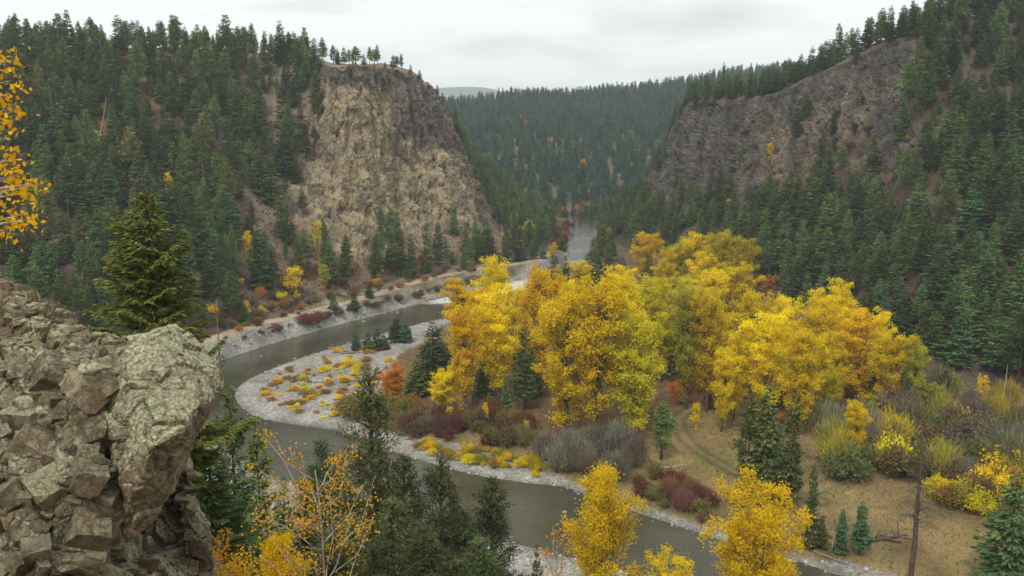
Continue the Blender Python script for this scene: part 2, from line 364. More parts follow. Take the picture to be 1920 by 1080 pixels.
RS = [
 station((2450, 870), [(2450, 560, .55), (2450, 200, .7), (2450, -150, .72)]),
 station((2180, 800), [(2180, 520, .55), (2180, 200, .7), (2180, -80, .72)]),
 station((1960, 742), [(1960, 480, .58), (1950, 200, .72), (1950, 5, .76)]),
 station((1830, 712), [(1830, 440, .60), (1820, 190, .76), (1825, 35, 1.1)]),
 station((1740, 688), [(1745, 420, .62), (1735, 230, .85), (1745, 60, 1.6)]),
 station((1650, 640), [(1660, 400, .62), (1655, 260, .95), (1660, 85, 2.2)]),
 station((1570, 605), [(1580, 390, .64), (1575, 285, .95), (1580, 118, 2.4)]),
 station((1490, 572), [(1500, 385, .64), (1500, 305, 1.0), (1505, 155, 2.4)]),
 station((1410, 545), [(1425, 380, .66), (1430, 310, 1.1), (1440, 182, 2.4)]),
 station((1330, 520), [(1350, 385, .66), (1355, 325, 1.1), (1365, 190, 2.4)]),
 station((1255, 493), [(1280, 390, .68), (1290, 335, 1.2), (1298, 197, 2.4)]),
 station((1185, 466), [(1215, 395, .7), (1240, 345, None, 452), (1268, 235, None, 470)]),
 station((1128, 436), [(1170, 395, None, 500), (1205, 362, None, 510), (1245, 290, None, 520)]),
 station((1128, 416), [(1165, 390, None, 560), (1200, 360, None, 575), (1240, 300, None, 600)]),
 station((1180, 404), [(1200, 385, None, 620), (1230, 355, None, 640), (1260, 300, None, 680)]),
]
Rg, Ru, Rv = loft(RS, [6, 70, 45, 90, 24, 14], [14, 22, 24, 28, 36, 44, 50, 48, 44, 42, 42, 34, 26, 16])

def relief(Gd, u, v, rock, seed, gully=None, soft=1.0):
    """push the surface in and out along its normal: soil lumps, and broken fluted rock where rock=1"""
    n = normals(Gd); p = Gd.reshape(-1, 3); nn = n.reshape(-1, 3).copy()
    if np.median(nn[:, 2]) < 0: nn = -nn
    k = rock.ravel()
    soil = fbm(p, 22, 4, seed) * 2.2 * soft + fbm(p, 5, 3, seed + 5) * 0.5
    q = p * np.array([1, 1, 0.28]) + 2.5 * np.stack([fbm(p, 9, 3, seed + 9), fbm(p, 9, 3, seed + 11), fbm(p, 9, 3, seed + 13)], 1)
    f1, e1 = facets(p * np.array([1, 1, 0.55]), 7.0, seed + 20); f2, e2 = facets(p * np.array([1, 1, 0.7]) + 0.8 * fbm(p, 4, 2, seed)[:, None], 2.6, seed + 30)
    q2 = q * np.array([1, 1, 0.55])
    rk = fbm(q, 19, 3, seed + 2) * 4.0 + (ridged(q2, 6.5, 3, seed + 3) - 0.35) * 2.0 + (ridged(p * np.array([1, 1, .3]), 2.4, 3, seed + 4) - .3) * 0.75 + f1 * 1.0 + f2 * 0.35 - 0.4 * np.exp(-e2 * 9) + fbm(p, 1.6, 2, seed + 44) * 0.55 \
        + 0.45 * np.sin(p[:, 2] * 0.9 + 3 * fbm(p, 12, 2, seed + 40)) * sstep(-.1, .3, fbm(p, 18, 2, seed + 41))
    fj, ej = facets((p + .5 * fbm(p, 3, 2, seed + 47)[:, None]) * np.array([1, 1, .19]), 3.1, seed + 50, .6); fs, es = facets(p * np.array([1, 1, .6]), 1.25, seed + 60, .8)
    saw = (p[:, 2] / 6.5 + .35 * fbm(p, 16, 3, seed + 70) + .25 * f1) % 1.0
    jw = .45 + .55 * sstep(-.2, .3, fbm(p, 20, 2, seed + 71))
    rk = rk * .68 + jw * (fj * 2.3 - 1.0 * np.exp(-ej * 11)) + fs * .5 - .15 * np.exp(-es * 8) + (saw - .5) * 1.5 * (1.2 - jw)
    gul = gully.ravel() if gully is not None else 0
    d = soil * (1 - k) + rk * k + gul * (1 - k) * (ridged(q2, 6.0, 3, seed + 6) - 0.4) * 1.3
    edge = np.minimum(1, v[None, :] / 1.0) * np.ones((len(u), 1))
    d = d * sstep(0.6, 1.3, edge.ravel() + 0.3)
    return (p + nn * d[:, None]).reshape(Gd.shape), f1, e2, d
# ---- masks
def bell(x, a, b, c, d): return sstep(a, b, x) * (1 - sstep(c, d, x))
UU, VV = np.meshgrid(Lu, Lv, indexing='ij')
pL = Lg.reshape(-1, 3); wob = fbm(pL, 14, 3, 3).reshape(UU.shape)
# knots: 0 under floor,1 foot,2 cliff base,3 mid,4 crest
# the cliff's left edge runs from its top corner down and outward
Lrock = bell(UU + wob * 0.7, 6.4, 6.9, 13.6, 14.4) * bell(VV + wob * 0.35, 1.55, 2.0, 3.97, 4.03)
Lrock = np.maximum(Lrock, bell(UU + wob * 0.6, 5.7, 6.6, 14, 15) * bell(VV + wob * .4, 1.75, 2.1, 2.9, 3.3))
Lgul = bell(UU + wob * .6, 5.8, 7.0, 13, 14.5) * bell(VV, 1.1, 1.5, 3.9, 4.0)
Lg2, Lf1, Le2, Ld = relief(Lg, Lu, Lv, Lrock, 11, Lgul)
UR, VR = np.meshgrid(Ru, Rv, indexing='ij'); pR = Rg.reshape(-1, 3); wobR = fbm(pR, 16, 3, 8).reshape(UR.shape)
low = 2.45 + 0.3 * np.sin(UR * 1.3) - 0.35 * sstep(9, 10.5, UR)
Rrock = bell(UR + wobR * 0.5, 3.9, 4.6, 12.6, 13.4) * sstep(-0.15, 0.25, VR + wobR * 0.45 - low) * (1 - sstep(3.95, 4.03, VR))
Rrock = np.maximum(Rrock, bell(UR + wobR * .3, 2.6, 3.0, 3.6, 4.0) * bell(VR + wobR * .2, 3.6, 3.75, 3.97, 4.03))
Rg2, Rf1, Re2, Rd = relief(Rg, Ru, Rv, Rrock, 51)

def hill_cols(Gd, rock, kind, U, V, f1, e2, d):
    p = Gd.reshape(-1, 3); r = rock.ravel(); u = U.ravel(); v = V.ravel()
    n1 = fbm(p, 30, 3, 61); n2 = fbm(p, 7, 3, 62); n3 = fbm(p * np.array([1, 1, .3]), 5, 4, 66)
    soil = mixc(np.array([0.175, 0.125, 0.092]), (0.115, 0.075, 0.055), sstep(-0.2, 0.35, n1))
    soil = mixc(soil, (0.20, 0.085, 0.04), 0.75 * sstep(0.15, 0.5, n2 + 0.3 * n1))
    soil = mixc(soil, (0.10, 0.10, 0.05), 0.7 * sstep(0.2, 0.5, -n2))
    if kind == 'L':
        bare = bell(u + 0.5 * n1, 4.3, 5.3, 6.6, 8.0) * sstep(1.9, 2.6, v)
        soil = mixc(soil, (0.195, 0.16, 0.12), 0.8 * bare)
        tal = sstep(6.2, 7.2, u + n2) * (1 - sstep(14, 15, u)) * sstep(1.05, 1.7, v + n2 * .5)
        soil = mixc(soil, (0.25, 0.195, 0.125), 0.75 * tal)
        tan = mixc(np.array([0.345, 0.28, 0.175]), (0.21, 0.175, 0.115), sstep(-0.25, 0.4, n3))
        tan = mixc(tan, (0.40, 0.325, 0.20), 0.6 * sstep(0.1, 0.5, f1))
        grey = mixc(np.array([0.095, 0.083, 0.07]), (0.17, 0.145, 0.115), sstep(-0.3, 0.4, n3))
        rust = mixc(grey, (0.20, 0.105, 0.065), 0.8 * sstep(0.1, 0.45, fbm(p, 6, 3, 70)))
        cap = np.maximum(sstep(3.62, 3.78, v + 0.25 * n2), sstep(8.6, 9.8, u + 1.0 * n1) * sstep(3.0, 3.35, v + 0.3 * n2))
        cap = np.maximum(cap, sstep(11.0, 12.0, u + 0.8 * n2))
        rk = mixc(tan, (0, 0, 0), np.zeros(len(p))); rk = rk * (1 - cap[:, None]) + np.where((u > 11)[:, None], rust, grey) * cap[:, None]
    else:
        a = mixc(np.array([0.125, 0.112, 0.092]), (0.075, 0.069, 0.06), sstep(-0.3, 0.4, n3))
        b = mixc(np.array([0.185, 0.152, 0.11]), (0.12, 0.10, 0.075), sstep(-0.3, 0.4, n3))
        tanr = bell(u + n1, 5.0, 5.8, 8.0, 9.0) * (1 - sstep(3.45, 3.75, v + 0.3 * n2))
        rk = a * (1 - tanr[:, None]) + b * tanr[:, None]
        rk = mixc(rk, (0.15, 0.085, 0.055), 0.35 * sstep(0.28, 0.5, fbm(p, 8, 3, 72)))
    if kind == 'R': soil = soil * np.array([.62, .66, .70])
    c = soil * (1 - r[:, None]) + rk * r[:, None]
    return c
def split_sheet(Gd, rock, col, hname, cname, hlabel, clabel):
    nu, nv = Gd.shape[:2]; Fq = grid_faces(nu, nv); r = rock.ravel()[Fq].mean(1) > 0.5
    V = Gd.reshape(-1, 3)
    for sel, nm, m, sm, lab in ((~r, hname, M_hill, True, hlabel), (r, cname, M_cliff, False, clabel)):
        f = Fq[sel]; idx, inv = np.unique(f, return_inverse=True)
        o = link(nm, mesh_np(nm, V[idx], [inv.reshape(-1, 4)], [m], {'Col': col[idx]}, sm))
        tag(o, lab, None, None, 'structure')
split_sheet(Lg2, Lrock, hill_cols(Lg2, Lrock, 'L', UU, VV, Lf1, Le2, Ld), 'hillside', 'cliff', 'brown forested hillside above the gravel track', 'tall tan cliff face with a grey rock cap above the track')
split_sheet(Rg2, Rrock, hill_cols(Rg2, Rrock, 'R', UR, VR, Rf1, Re2, Rd), 'hillside', 'cliff', 'steep conifer-covered hillside behind the yellow grove', 'dark grey-brown broken cliff along the top of the conifer slope')
# ---- closing slope far up the valley, and a blue mountain beyond it
FS = []
for px, pyf, pyc, Yc in [(500, 402, 215, 1000), (700, 402, 225, 1020), (830, 402, 210, 1040), (960, 403, 190, 1060), (1080, 404, 188, 1080), (1200, 404, 176, 1080), (1330, 404, 160, 1080), (1460, 404, 140, 1080), (1650, 404, 120, 1080), (1900, 404, 100, 1080)]:
    f = P(px, pyf, 600); f[2] = 2; c = P(px, pyc, Yc)
    FS.append([f + np.array([0, -40, -6]), f, f * .55 + c * .45 + np.array([0, 0, 6.0]), c, c + np.array([0, 80, 1]), c + np.array([0, 400, -60])])
Fg, Fu, Fv = loft(FS, [4, 50, 60, 10, 6], [24] * 9)
pf = Fg.reshape(-1, 3); Fg2 = Fg.copy(); Fg2[:, :, 2] += (fbm(pf, 90, 4, 90) * 6).reshape(Fg.shape[:2])
fc = mixc(np.array([0.12, 0.10, 0.07]), (0.19, 0.12, 0.075), sstep(0, .4, fbm(pf, 60, 3, 91)))
tag(link('far_hillside', mesh_np('far_hillside', Fg2.reshape(-1, 3), [grid_faces(*Fg.shape[:2])], [M_hill], {'Col': fc}, True)), 'forested slope closing the valley upstream', None, None, 'structure')
MS = []
for px, py in [(500, 205), (640, 180), (740, 172), (830, 166), (890, 163), (930, 168), (990, 182), (1080, 188), (1250, 200), (1500, 215)]:
    c = P(px, py, 4200); MS.append([c * np.array([1, .75, 0]), c * np.array([1, .9, .5]), c, c * np.array([1, 1.12, .4])])
Mg, _, _ = loft(MS, [20, 20, 10], [14] * 9); pm = Mg.reshape(-1, 3)
Mg[:, :, 2] += (fbm(pm, 300, 4, 95) * 10).reshape(Mg.shape[:2])
tag(link('distant_mountain', mesh_np('distant_mountain', Mg.reshape(-1, 3), [grid_faces(*Mg.shape[:2])], [M_far], {'Col': np.tile([[0.05, 0.075, 0.06]], (len(pm), 1))}, True)), 'hazy blue mountain beyond the valley', None, None, 'structure')

# ------------------------------------------------------------------ valley floor with the river bed cut in
OUT = [(900, 372), (1000, 388), (1055, 402), (1072, 414), (1068, 450), (1058, 488), (1003, 517), (900, 543), (800, 566), (700, 592), (620, 609), (560, 624), (500, 642), (440, 659), (385, 678), (345, 705), (330, 750), (370, 805), (430, 850), (500, 890), (600, 925), (720, 965), (860, 998), (960, 1018), (1040, 1038), (1130, 1062), (1250, 1095), (1400, 1145), (1600, 1220), (1900, 1350)]
INN = [(900, 366), (1010, 380), (1080, 393), (1112, 406), (1117, 420), (1112, 450), (1098, 498), (1010, 545), (900, 583), (800, 604), (700, 631), (640, 648), (560, 673), (500, 696), (455, 719), (441, 741), (455, 766), (490, 784), (560, 797), (640, 809), (700, 834), (790, 863), (880, 888), (980, 904), (1060, 914), (1110, 931), (1190, 959), (1250, 979), (1310, 999), (1400, 1026), (1500, 1056), (1600, 1087), (1800, 1155), (2100, 1280)]
def smooth_line(L, n=4):
    A = np.array([G(*q)[:2] for q in L]); return resample(A, [n] * (len(A) - 1))
OB, IB = smooth_line(OUT), smooth_line(INN)
RIV = np.concatenate([OB, IB[::-1]])
def inpoly(p, poly):
    x, y = p[:, 0], p[:, 1]; r = np.zeros(len(p), bool); j = len(poly) - 1
    for i in range(len(poly)):
        xi, yi = poly[i]; xj, yj = poly[j]
        c = ((yi > y) != (yj > y)) & (x < (xj - xi) * (y - yi) / (yj - yi + 1e-12) + xi); r ^= c; j = i
    return r
def dline(p, L):
    d = np.full(len(p), 1e9)
    for a, b in zip(L[:-1], L[1:]):
        ab = b - a; t = np.clip(((p - a) @ ab) / (ab @ ab + 1e-9), 0, 1); q = a + t[:, None] * ab
        d = np.minimum(d, np.hypot(*(p - q).T))
    return d
ROAD = np.array([G(*q, 4.2)[:2] for q in [(250, 690), (320, 662), (380, 641), (440, 622), (500, 605), (560, 590), (620, 574), (700, 554), (780, 529), (840, 515), (900, 504), (960, 496), (1005, 488), (1040, 470)]])
ROADS = resample(ROAD, [8] * (len(ROAD) - 1))
TRACK = np.array([G(*q, 1.9)[:2] for q in [(1540, 940), (1450, 915), (1380, 885), (1320, 852), (1285, 822), (1272, 796), (1285, 775), (1330, 763), (1400, 758)]])
TRACKS = resample(TRACK, [8] * (len(TRACK) - 1))
def poly_px(L, z=1.0): return np.array([G(*q, z)[:2] for q in L])
BAR = poly_px([(430, 740), (500, 690), (640, 640), (700, 624), (800, 598), (870, 590), (800, 640), (760, 665), (735, 690), (715, 740), (700, 785), (690, 815), (640, 812), (560, 802), (490, 790)])
BAR2 = poly_px([(600, 795), (680, 790), (760, 815), (860, 838), (950, 858), (1040, 885), (1075, 905), (1060, 920), (980, 910), (880, 895), (790, 870), (700, 840)])
BAR3 = poly_px([(1450, 1045), (1540, 1035), (1640, 1060), (1750, 1085), (1900, 1150), (1900, 1190), (1600, 1095)])
def floor_z(p):
    p = np.asarray(p, float)[:, :2]; ins = inpoly(p, RIV); do = dline(p, OB); di = dline(p, IB); dd = np.minimum(do, di)
    p3 = np.concatenate([p, np.zeros((len(p), 1))], 1)
    nz = fbm(p3, 9, 4, 31)
    left = do < di
    near = p[:, 1] < 150
    bank = np.where(left & ~near, np.minimum(4.2, dd * 0.22), np.minimum(2.0, dd * 0.11))
    bank = np.where(left & near, np.minimum(2.5, dd * 0.10), bank)
    z = np.where(ins, -np.minimum(1.2, dd * 0.25), bank + nz * np.minimum(0.45, dd * 0.06) + 0.07 * fbm(p3, 1.6, 2, 33))
    z = z + np.where(~ins, 0.03, 0)
    return z
U_ = np.linspace(-0.72, 0.80, 560); Yr = 68 * (760 / 68) ** np.linspace(0, 1, 440)
X_, Y_ = np.meshgrid(U_, Yr, indexing='ij'); X_ = X_ * Y_
fp = np.stack([X_.ravel(), Y_.ravel()], 1)
fz = floor_z(fp); fl_in = inpoly(fp, RIV); fdo = dline(fp, OB); fdi = dline(fp, IB); fdr = dline(fp, ROADS); fdt = dline(fp, TRACKS)
# level bench under the track along the far bank
fz = np.where(fp[:, 1] > 150, fz * sstep(3, 7, fdr) + 4.2 * (1 - sstep(3, 7, fdr)), fz)
p3 = np.concatenate([fp, fz[:, None]], 1); n1 = fbm(p3, 12, 4, 35); n2 = fbm(p3, 3, 4, 36)
dd = np.minimum(fdo, fdi)
bar = np.maximum.reduce([inpoly(fp + 3 * np.stack([n1, n2], 1), b).astype(float) for b in (BAR, BAR2, BAR3)])
strip = np.where(fdo < fdi, np.where(fp[:, 1] < 150, 14, 3.6), 2.0)
strip = np.where(fp[:, 1] > 360, 1.0, strip); grav = np.maximum(bar, 1 - sstep(0.75, 1.1, dd / strip + 0.35 * n1)); grav = np.where(fl_in, 1, grav)
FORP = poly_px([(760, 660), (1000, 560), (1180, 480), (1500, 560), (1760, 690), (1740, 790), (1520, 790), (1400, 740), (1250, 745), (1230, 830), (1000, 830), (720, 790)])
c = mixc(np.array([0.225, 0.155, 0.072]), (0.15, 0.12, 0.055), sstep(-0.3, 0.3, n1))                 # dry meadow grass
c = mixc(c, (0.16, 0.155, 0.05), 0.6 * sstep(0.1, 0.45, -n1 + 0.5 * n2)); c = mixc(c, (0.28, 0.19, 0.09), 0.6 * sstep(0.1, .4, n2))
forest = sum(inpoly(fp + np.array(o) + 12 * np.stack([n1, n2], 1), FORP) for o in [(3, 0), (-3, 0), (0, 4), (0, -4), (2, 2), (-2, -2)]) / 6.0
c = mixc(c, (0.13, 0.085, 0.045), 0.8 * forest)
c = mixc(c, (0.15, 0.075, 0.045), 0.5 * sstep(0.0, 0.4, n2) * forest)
sidel = ((fdo < fdi) & (fp[:, 1] > 150)).astype(float)
c = mixc(c, (0.15, 0.135, 0.075), 0.8 * sidel); c = mixc(c, (0.24, 0.215, 0.17), sidel * sstep(.0, .35, n2)); c = mixc(c, (0.10, 0.075, 0.045), sidel * sstep(.1, .4, -n2))
gcol = mixc(np.array([0.235, 0.23, 0.205]), (0.30, 0.295, 0.265), sstep(-0.3, 0.3, n1)); gcol = mixc(gcol, (0.22, 0.19, 0.13), 0.6 * sstep(0.1, 0.5, n2))
wet = (1 - sstep(0.0, 1.6, dd)) * (~fl_in); gcol = gcol * (1 - 0.35 * wet[:, None])
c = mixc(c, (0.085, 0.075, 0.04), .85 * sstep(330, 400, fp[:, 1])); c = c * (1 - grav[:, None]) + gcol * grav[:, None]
rut = np.exp(-((np.abs(fdt) - 1.1) / 0.6) ** 2)
c = mixc(c, (0.085, 0.085, 0.04), 0.95 * rut)
fz = fz - 0.08 * rut
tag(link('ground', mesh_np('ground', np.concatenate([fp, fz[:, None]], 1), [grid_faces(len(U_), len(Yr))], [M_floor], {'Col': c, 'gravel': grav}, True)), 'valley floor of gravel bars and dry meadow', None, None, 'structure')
# track along the far bank
def strip_mesh(line, w, z, seed):
    line = resample(line, [6] * (len(line) - 1)); t = np.gradient(line, axis=0); t /= np.linalg.norm(t, axis=1)[:, None]; nrm = np.stack([-t[:, 1], t[:, 0]], 1)
    o = np.array([-1, -.55, -.2, .2, .55, 1.0]); wig = fbm(np.concatenate([line, line[:, :1] * 0], 1), 4, 2, seed)
    V = np.array([[*(line[i] + nrm[i] * w * k * (1 + .25 * wig[i])), z - 0.12 * (abs(k) == 1)] for i in range(len(line)) for k in o])
    return V, grid_faces(len(line), len(o))
rv, rf = strip_mesh(ROADS, 1.9, 4.32, 3)
cc = mixc(np.array([0.36, 0.29, 0.19]), (0.24, 0.20, 0.12), sstep(0, .4, fbm(rv, 3, 3, 44)))
tag(link('track', mesh_np('track', rv, [rf], [M_floor], {'Col': cc, 'gravel': np.zeros(len(rv))}, True)), 'pale gravel track along the far river bank', None, None, 'structure')
# river: a level sheet inside the channel
k = 40; nI = len(IB); tI = np.linspace(0, 1, 260)
def atl(L, t):
    s = np.concatenate([[0], np.cumsum(np.hypot(*np.diff(L, axis=0).T))]); s /= s[-1]
    return np.stack([np.interp(t, s, L[:, 0]), np.interp(t, s, L[:, 1])], 1)
wx = np.linspace(-0.62, 0.80, 420); wy = 70 * (760 / 70) ** np.linspace(0, 1, 340); WX, WY = np.meshgrid(wx, wy, indexing='ij'); WX = WX * WY
wp = np.stack([WX.ravel(), WY.ravel()], 1); wi = inpoly(wp, RIV) | (np.minimum(dline(wp, OB), dline(wp, IB)) < 4)
wf = grid_faces(len(wx), len(wy)); wf = wf[wi[wf].all(1)]; idx, inv = np.unique(wf, return_inverse=True); wv = np.concatenate([wp[idx], np.zeros((len(idx), 1))], 1)
def blob(p, px, py, r):
    g = G(px, py)[:2]; return np.exp(-((p - g) ** 2).sum(1) / r ** 2)
rap = 0.30 + sum(a * blob(wv[:, :2], px, py, r) for px, py, r, a in [(815, 565, 9, .75), (850, 556, 9, .75), (985, 530, 16, .9), (940, 540, 10, .6), (1085, 495, 18, .6), (1092, 446, 20, .48), (1078, 470, 14, .5), (1098, 425, 14, .42), (700, 845, 9, .4), (950, 930, 9, .3)])
tag(link('river', mesh_np('river', wv, [inv.reshape(-1, 4)], [M_water], {'rapid': rap}, True)), 'brown-green shallow river bending round the gravel bar', None, None, 'structure')
# near slope: falls from the viewpoint down to the river
def near_z(p):
    p = np.asarray(p, float)[:, :2]; y = p[:, 1]; q = np.concatenate([p, np.zeros((len(p), 1))], 1)
    b = 58.3 - 0.69 * np.maximum(0, y - 1.0) + np.where(y < 1, 0, 0)
    b = b + fbm(q, 14, 4, 71) * np.minimum(1.6, np.maximum(0, y) * 0.10) + fbm(q, 2.5, 3, 72) * 0.15
    b = b + np.clip((-p[:, 0] - 30) * 0.10, 0, 12) * sstep(10, 40, y)
    b = b + 13.5 * np.exp(-((p[:, 0] + 15.3) / 4.6) ** 2 - ((y - 30) / 8.0) ** 2) + 10 * sstep(-16, -24, p[:, 0]) * sstep(8, 20, y) * (1 - sstep(40, 60, y))
    return np.maximum(b, -2.5)
nx = np.linspace(-130, 130, 180); ny = np.concatenate([np.linspace(-70, 0, 30), np.linspace(0.5, 125, 190)]); NX, NY = np.meshgrid(nx, ny, indexing='ij')
npnt = np.stack([NX.ravel(), NY.ravel()], 1); nz = near_z(npnt); q3 = np.concatenate([npnt, nz[:, None]], 1)
ncol = mixc(np.array([0.15, 0.115, 0.07]), (0.21, 0.165, 0.10), sstep(-.3, .3, fbm(q3, 6, 4, 75)))
tag(link('near_slope', mesh_np('near_slope', q3, [grid_faces(len(nx), len(ny))], [M_hill], {'Col': ncol}, True)), 'steep brown slope falling from the viewpoint to the river', None, None, 'structure')

# ------------------------------------------------------------------ ground lookup for planting
def sub(Gd, a, b): return Gd[::a, ::b]
_V, _F, _o = [], [], 0
for A in (sub(Lg2, 3, 3), sub(Rg2, 3, 3), sub(Fg2, 3, 3), np.concatenate([fp, fz[:, None]], 1).reshape(len(U_), len(Yr), 3)[::4, ::4], q3.reshape(len(nx), len(ny), 3)[::2, ::2]):
    _V.append(A.reshape(-1, 3)); _F.append(grid_faces(*A.shape[:2]) + _o); _o += A.shape[0] * A.shape[1]
BVH = BVHTree.FromPolygons(np.concatenate(_V).tolist(), np.concatenate(_F).tolist())
CAMV = Vector((0, 0, CAM_Z))
def hit(px, py):
    r = Vector(ray(px, py)).normalized(); h = BVH.ray_cast(CAMV, r)
    return np.array(h[0]) if h[0] is not None else None
def down(x, y):
    h = BVH.ray_cast(Vector((x, y, 400)), Vector((0, 0, -1))); return np.array(h[0]) if h[0] is not None else np.array([x, y, 0.0])
def seen(p):
    d = Vector(p) - CAMV; h = BVH.ray_cast(CAMV, d.normalized(), d.length - 3.0); return h[0] is None

# ------------------------------------------------------------------ plants
def blades(c, d, n, ln, wd, rng, fold=0.0):
    """lozenge-shaped sprays: centre-base c, direction d, up n, length, width (all arrays)"""
    d = d / (np.linalg.norm(d, axis=1)[:, None] + 1e-9); s = np.cross(d, n); s /= np.linalg.norm(s, axis=1)[:, None] + 1e-9
    L = ln[:, None]; w = wd[:, None]
    V = np.stack([c, c + d * L * .5 + s * w * .5, c + d * L, c + d * L * .5 - s * w * .5], 1).reshape(-1, 3)
    m = len(c); Fq = np.arange(m * 4).reshape(m, 4)
    return V, Fq
def unit(v): return v / (np.linalg.norm(v, axis=-1, keepdims=True) + 1e-9)
def conifer(seed, H=20.0, R=3.2, cb=0.10, nb=150, ns=22, sl=0.75, sw=0.24, kind='fir', sparse=0.0, fine=1, wild=.12):
    """a crown of branches in whorls, each clothed in needle sprays; returns trunk and crown arrays"""
    g = np.random.default_rng(seed)
    t = np.sort(g.random(nb) ** (1.15 if kind == 'fir' else 0.95)); t = 0.985 * t
    gap = np.interp(t, np.linspace(0, 1, 12), g.uniform(0.72, 1.12, 12))
    if kind == 'fir':
        env = (1 - t) ** 0.82 * np.minimum(1, 0.62 + 3.2 * t) + 0.03
        el = np.interp(t, [0, .3, .7, 1], [-0.30, -0.08, 0.35, 0.9]); droop = np.interp(t, [0, 1], [0.22, 0.05])
    else:
        env = np.clip(1 - t ** 1.15, 0, 1) ** .8 * np.minimum(1, 0.6 + 2.0 * t) + 0.04
        el = np.interp(t, [0, .4, 1], [-0.20, 0.15, 1.0]); droop = -0.10 + 0 * t
    z = H * (cb + (1 - cb) * t); az = np.arange(nb) * 2.399 + g.normal(0, .5, nb)
    asym = 1 + 0.16 * np.cos(az - g.uniform(0, 6.28)) + 0.1 * np.cos(2 * az)
    L = R * env * gap * asym * g.uniform(0.62, 1.18, nb); el = el + g.normal(0, wild, nb)
    if sparse: L *= np.where(g.random(nb) < sparse, g.uniform(.15, .5, nb), 1)
    n_each = np.maximum(3, (ns * np.clip(L / (R * 0.75), .12, 1.3)).astype(int)); bi = np.repeat(np.arange(nb), n_each); m = len(bi)
    s = g.random(m) ** 0.75 * 0.97 + 0.03 if kind == 'fir' else 1 - (g.random(m) ** 1.6) * 0.75
    rad = np.stack([np.cos(az), np.sin(az), 0 * az], 1)[bi]; lat = np.stack([-np.sin(az), np.cos(az), 0 * az], 1)[bi]
    Lb = L[bi]; base = np.stack([0 * z, 0 * z, z], 1)[bi]
    zz = Lb * (np.tan(el[bi]) * s * 0.75 - droop[bi] * np.sin(s * 2.4) * 0.9 + 0.10 * s * s)
    side = g.choice([-1.0, 1.0], m)
    if kind == 'fir':
        wmax = 0.36 * Lb * (1.02 - s) + 0.10
        lo = side * g.random(m) * wmax
        c = base + rad * (Lb * s)[:, None] + lat * lo[:, None] + np.array([0, 0, 1.]) * (zz - 0.22 * np.abs(lo) + g.normal(0, .05, m) * sl)[:, None]
        d = rad * (0.55 + s)[:, None] + lat * (side * g.uniform(.3, 1.0, m))[:, None] + np.array([0, 0, 1.]) * (g.normal(-0.28, .28, m))[:, None]
        n = np.array([0, 0, 1.]) + g.normal(0, .45, (m, 3))
        ln = sl * g.uniform(.6, 1.35, m) * np.interp(Lb / R, [0, .4], [.55, 1.0]); wd = sw * g.uniform(.7, 1.4, m)
    else:
        off = g.normal(0, 1, (m, 3)) * (0.075 * Lb + 0.10)[:, None]
        c = base + rad * (Lb * s)[:, None] + off * np.array([1, 1, .75]) + np.array([0, 0, 1.]) * zz[:, None]
        d = unit(g.normal(0, 1, (m, 3))) + rad * 0.55 + np.array([0, 0, .45]); n = g.normal(0, 1, (m, 3))
        ln = sl * g.uniform(.6, 1.3, m); wd = sw * g.uniform(.7, 1.3, m)
    V, Fq = blades(c, d, n, ln, wd, g)
    tone = np.repeat(np.clip(0.5 * g.random(m) + 0.5 * g.random(nb)[bi], 0, 1), 4)
    k = 9; hz = np.linspace(0, H, k); bend = np.cumsum(g.normal(0, 0.02, (k, 2)), 0) * H * 0.05
    tp = np.stack([bend[:, 0] * 0, bend[:, 1] * 0, hz], 1); tr = H * 0.0125 * (1 - hz / H) ** 0.8 + 0.02; tr[0] *= 1.35; tp[0, 2] = -1.5
    lst = [(tp, tr)]
    pick = g.choice(nb, min(nb, 70 if fine > 1 else 26), replace=False)
    for b in pick:
        ss = np.linspace(0, 0.92, 4); q = np.stack([np.cos(az[b]) * L[b] * ss, np.sin(az[b]) * L[b] * ss, z[b] + L[b] * (math.tan(el[b]) * ss * .75 - droop[b] * np.sin(ss * 2.4) * .9 + .1 * ss * ss)], 1)
        lst.append((q, 0.012 * H * 0.22 * (1 - 0.8 * ss) + 0.006))
    tv, tf = tubes(lst, 6 if fine > 1 else 5)
    return (tv, tf), (V, Fq, tone)
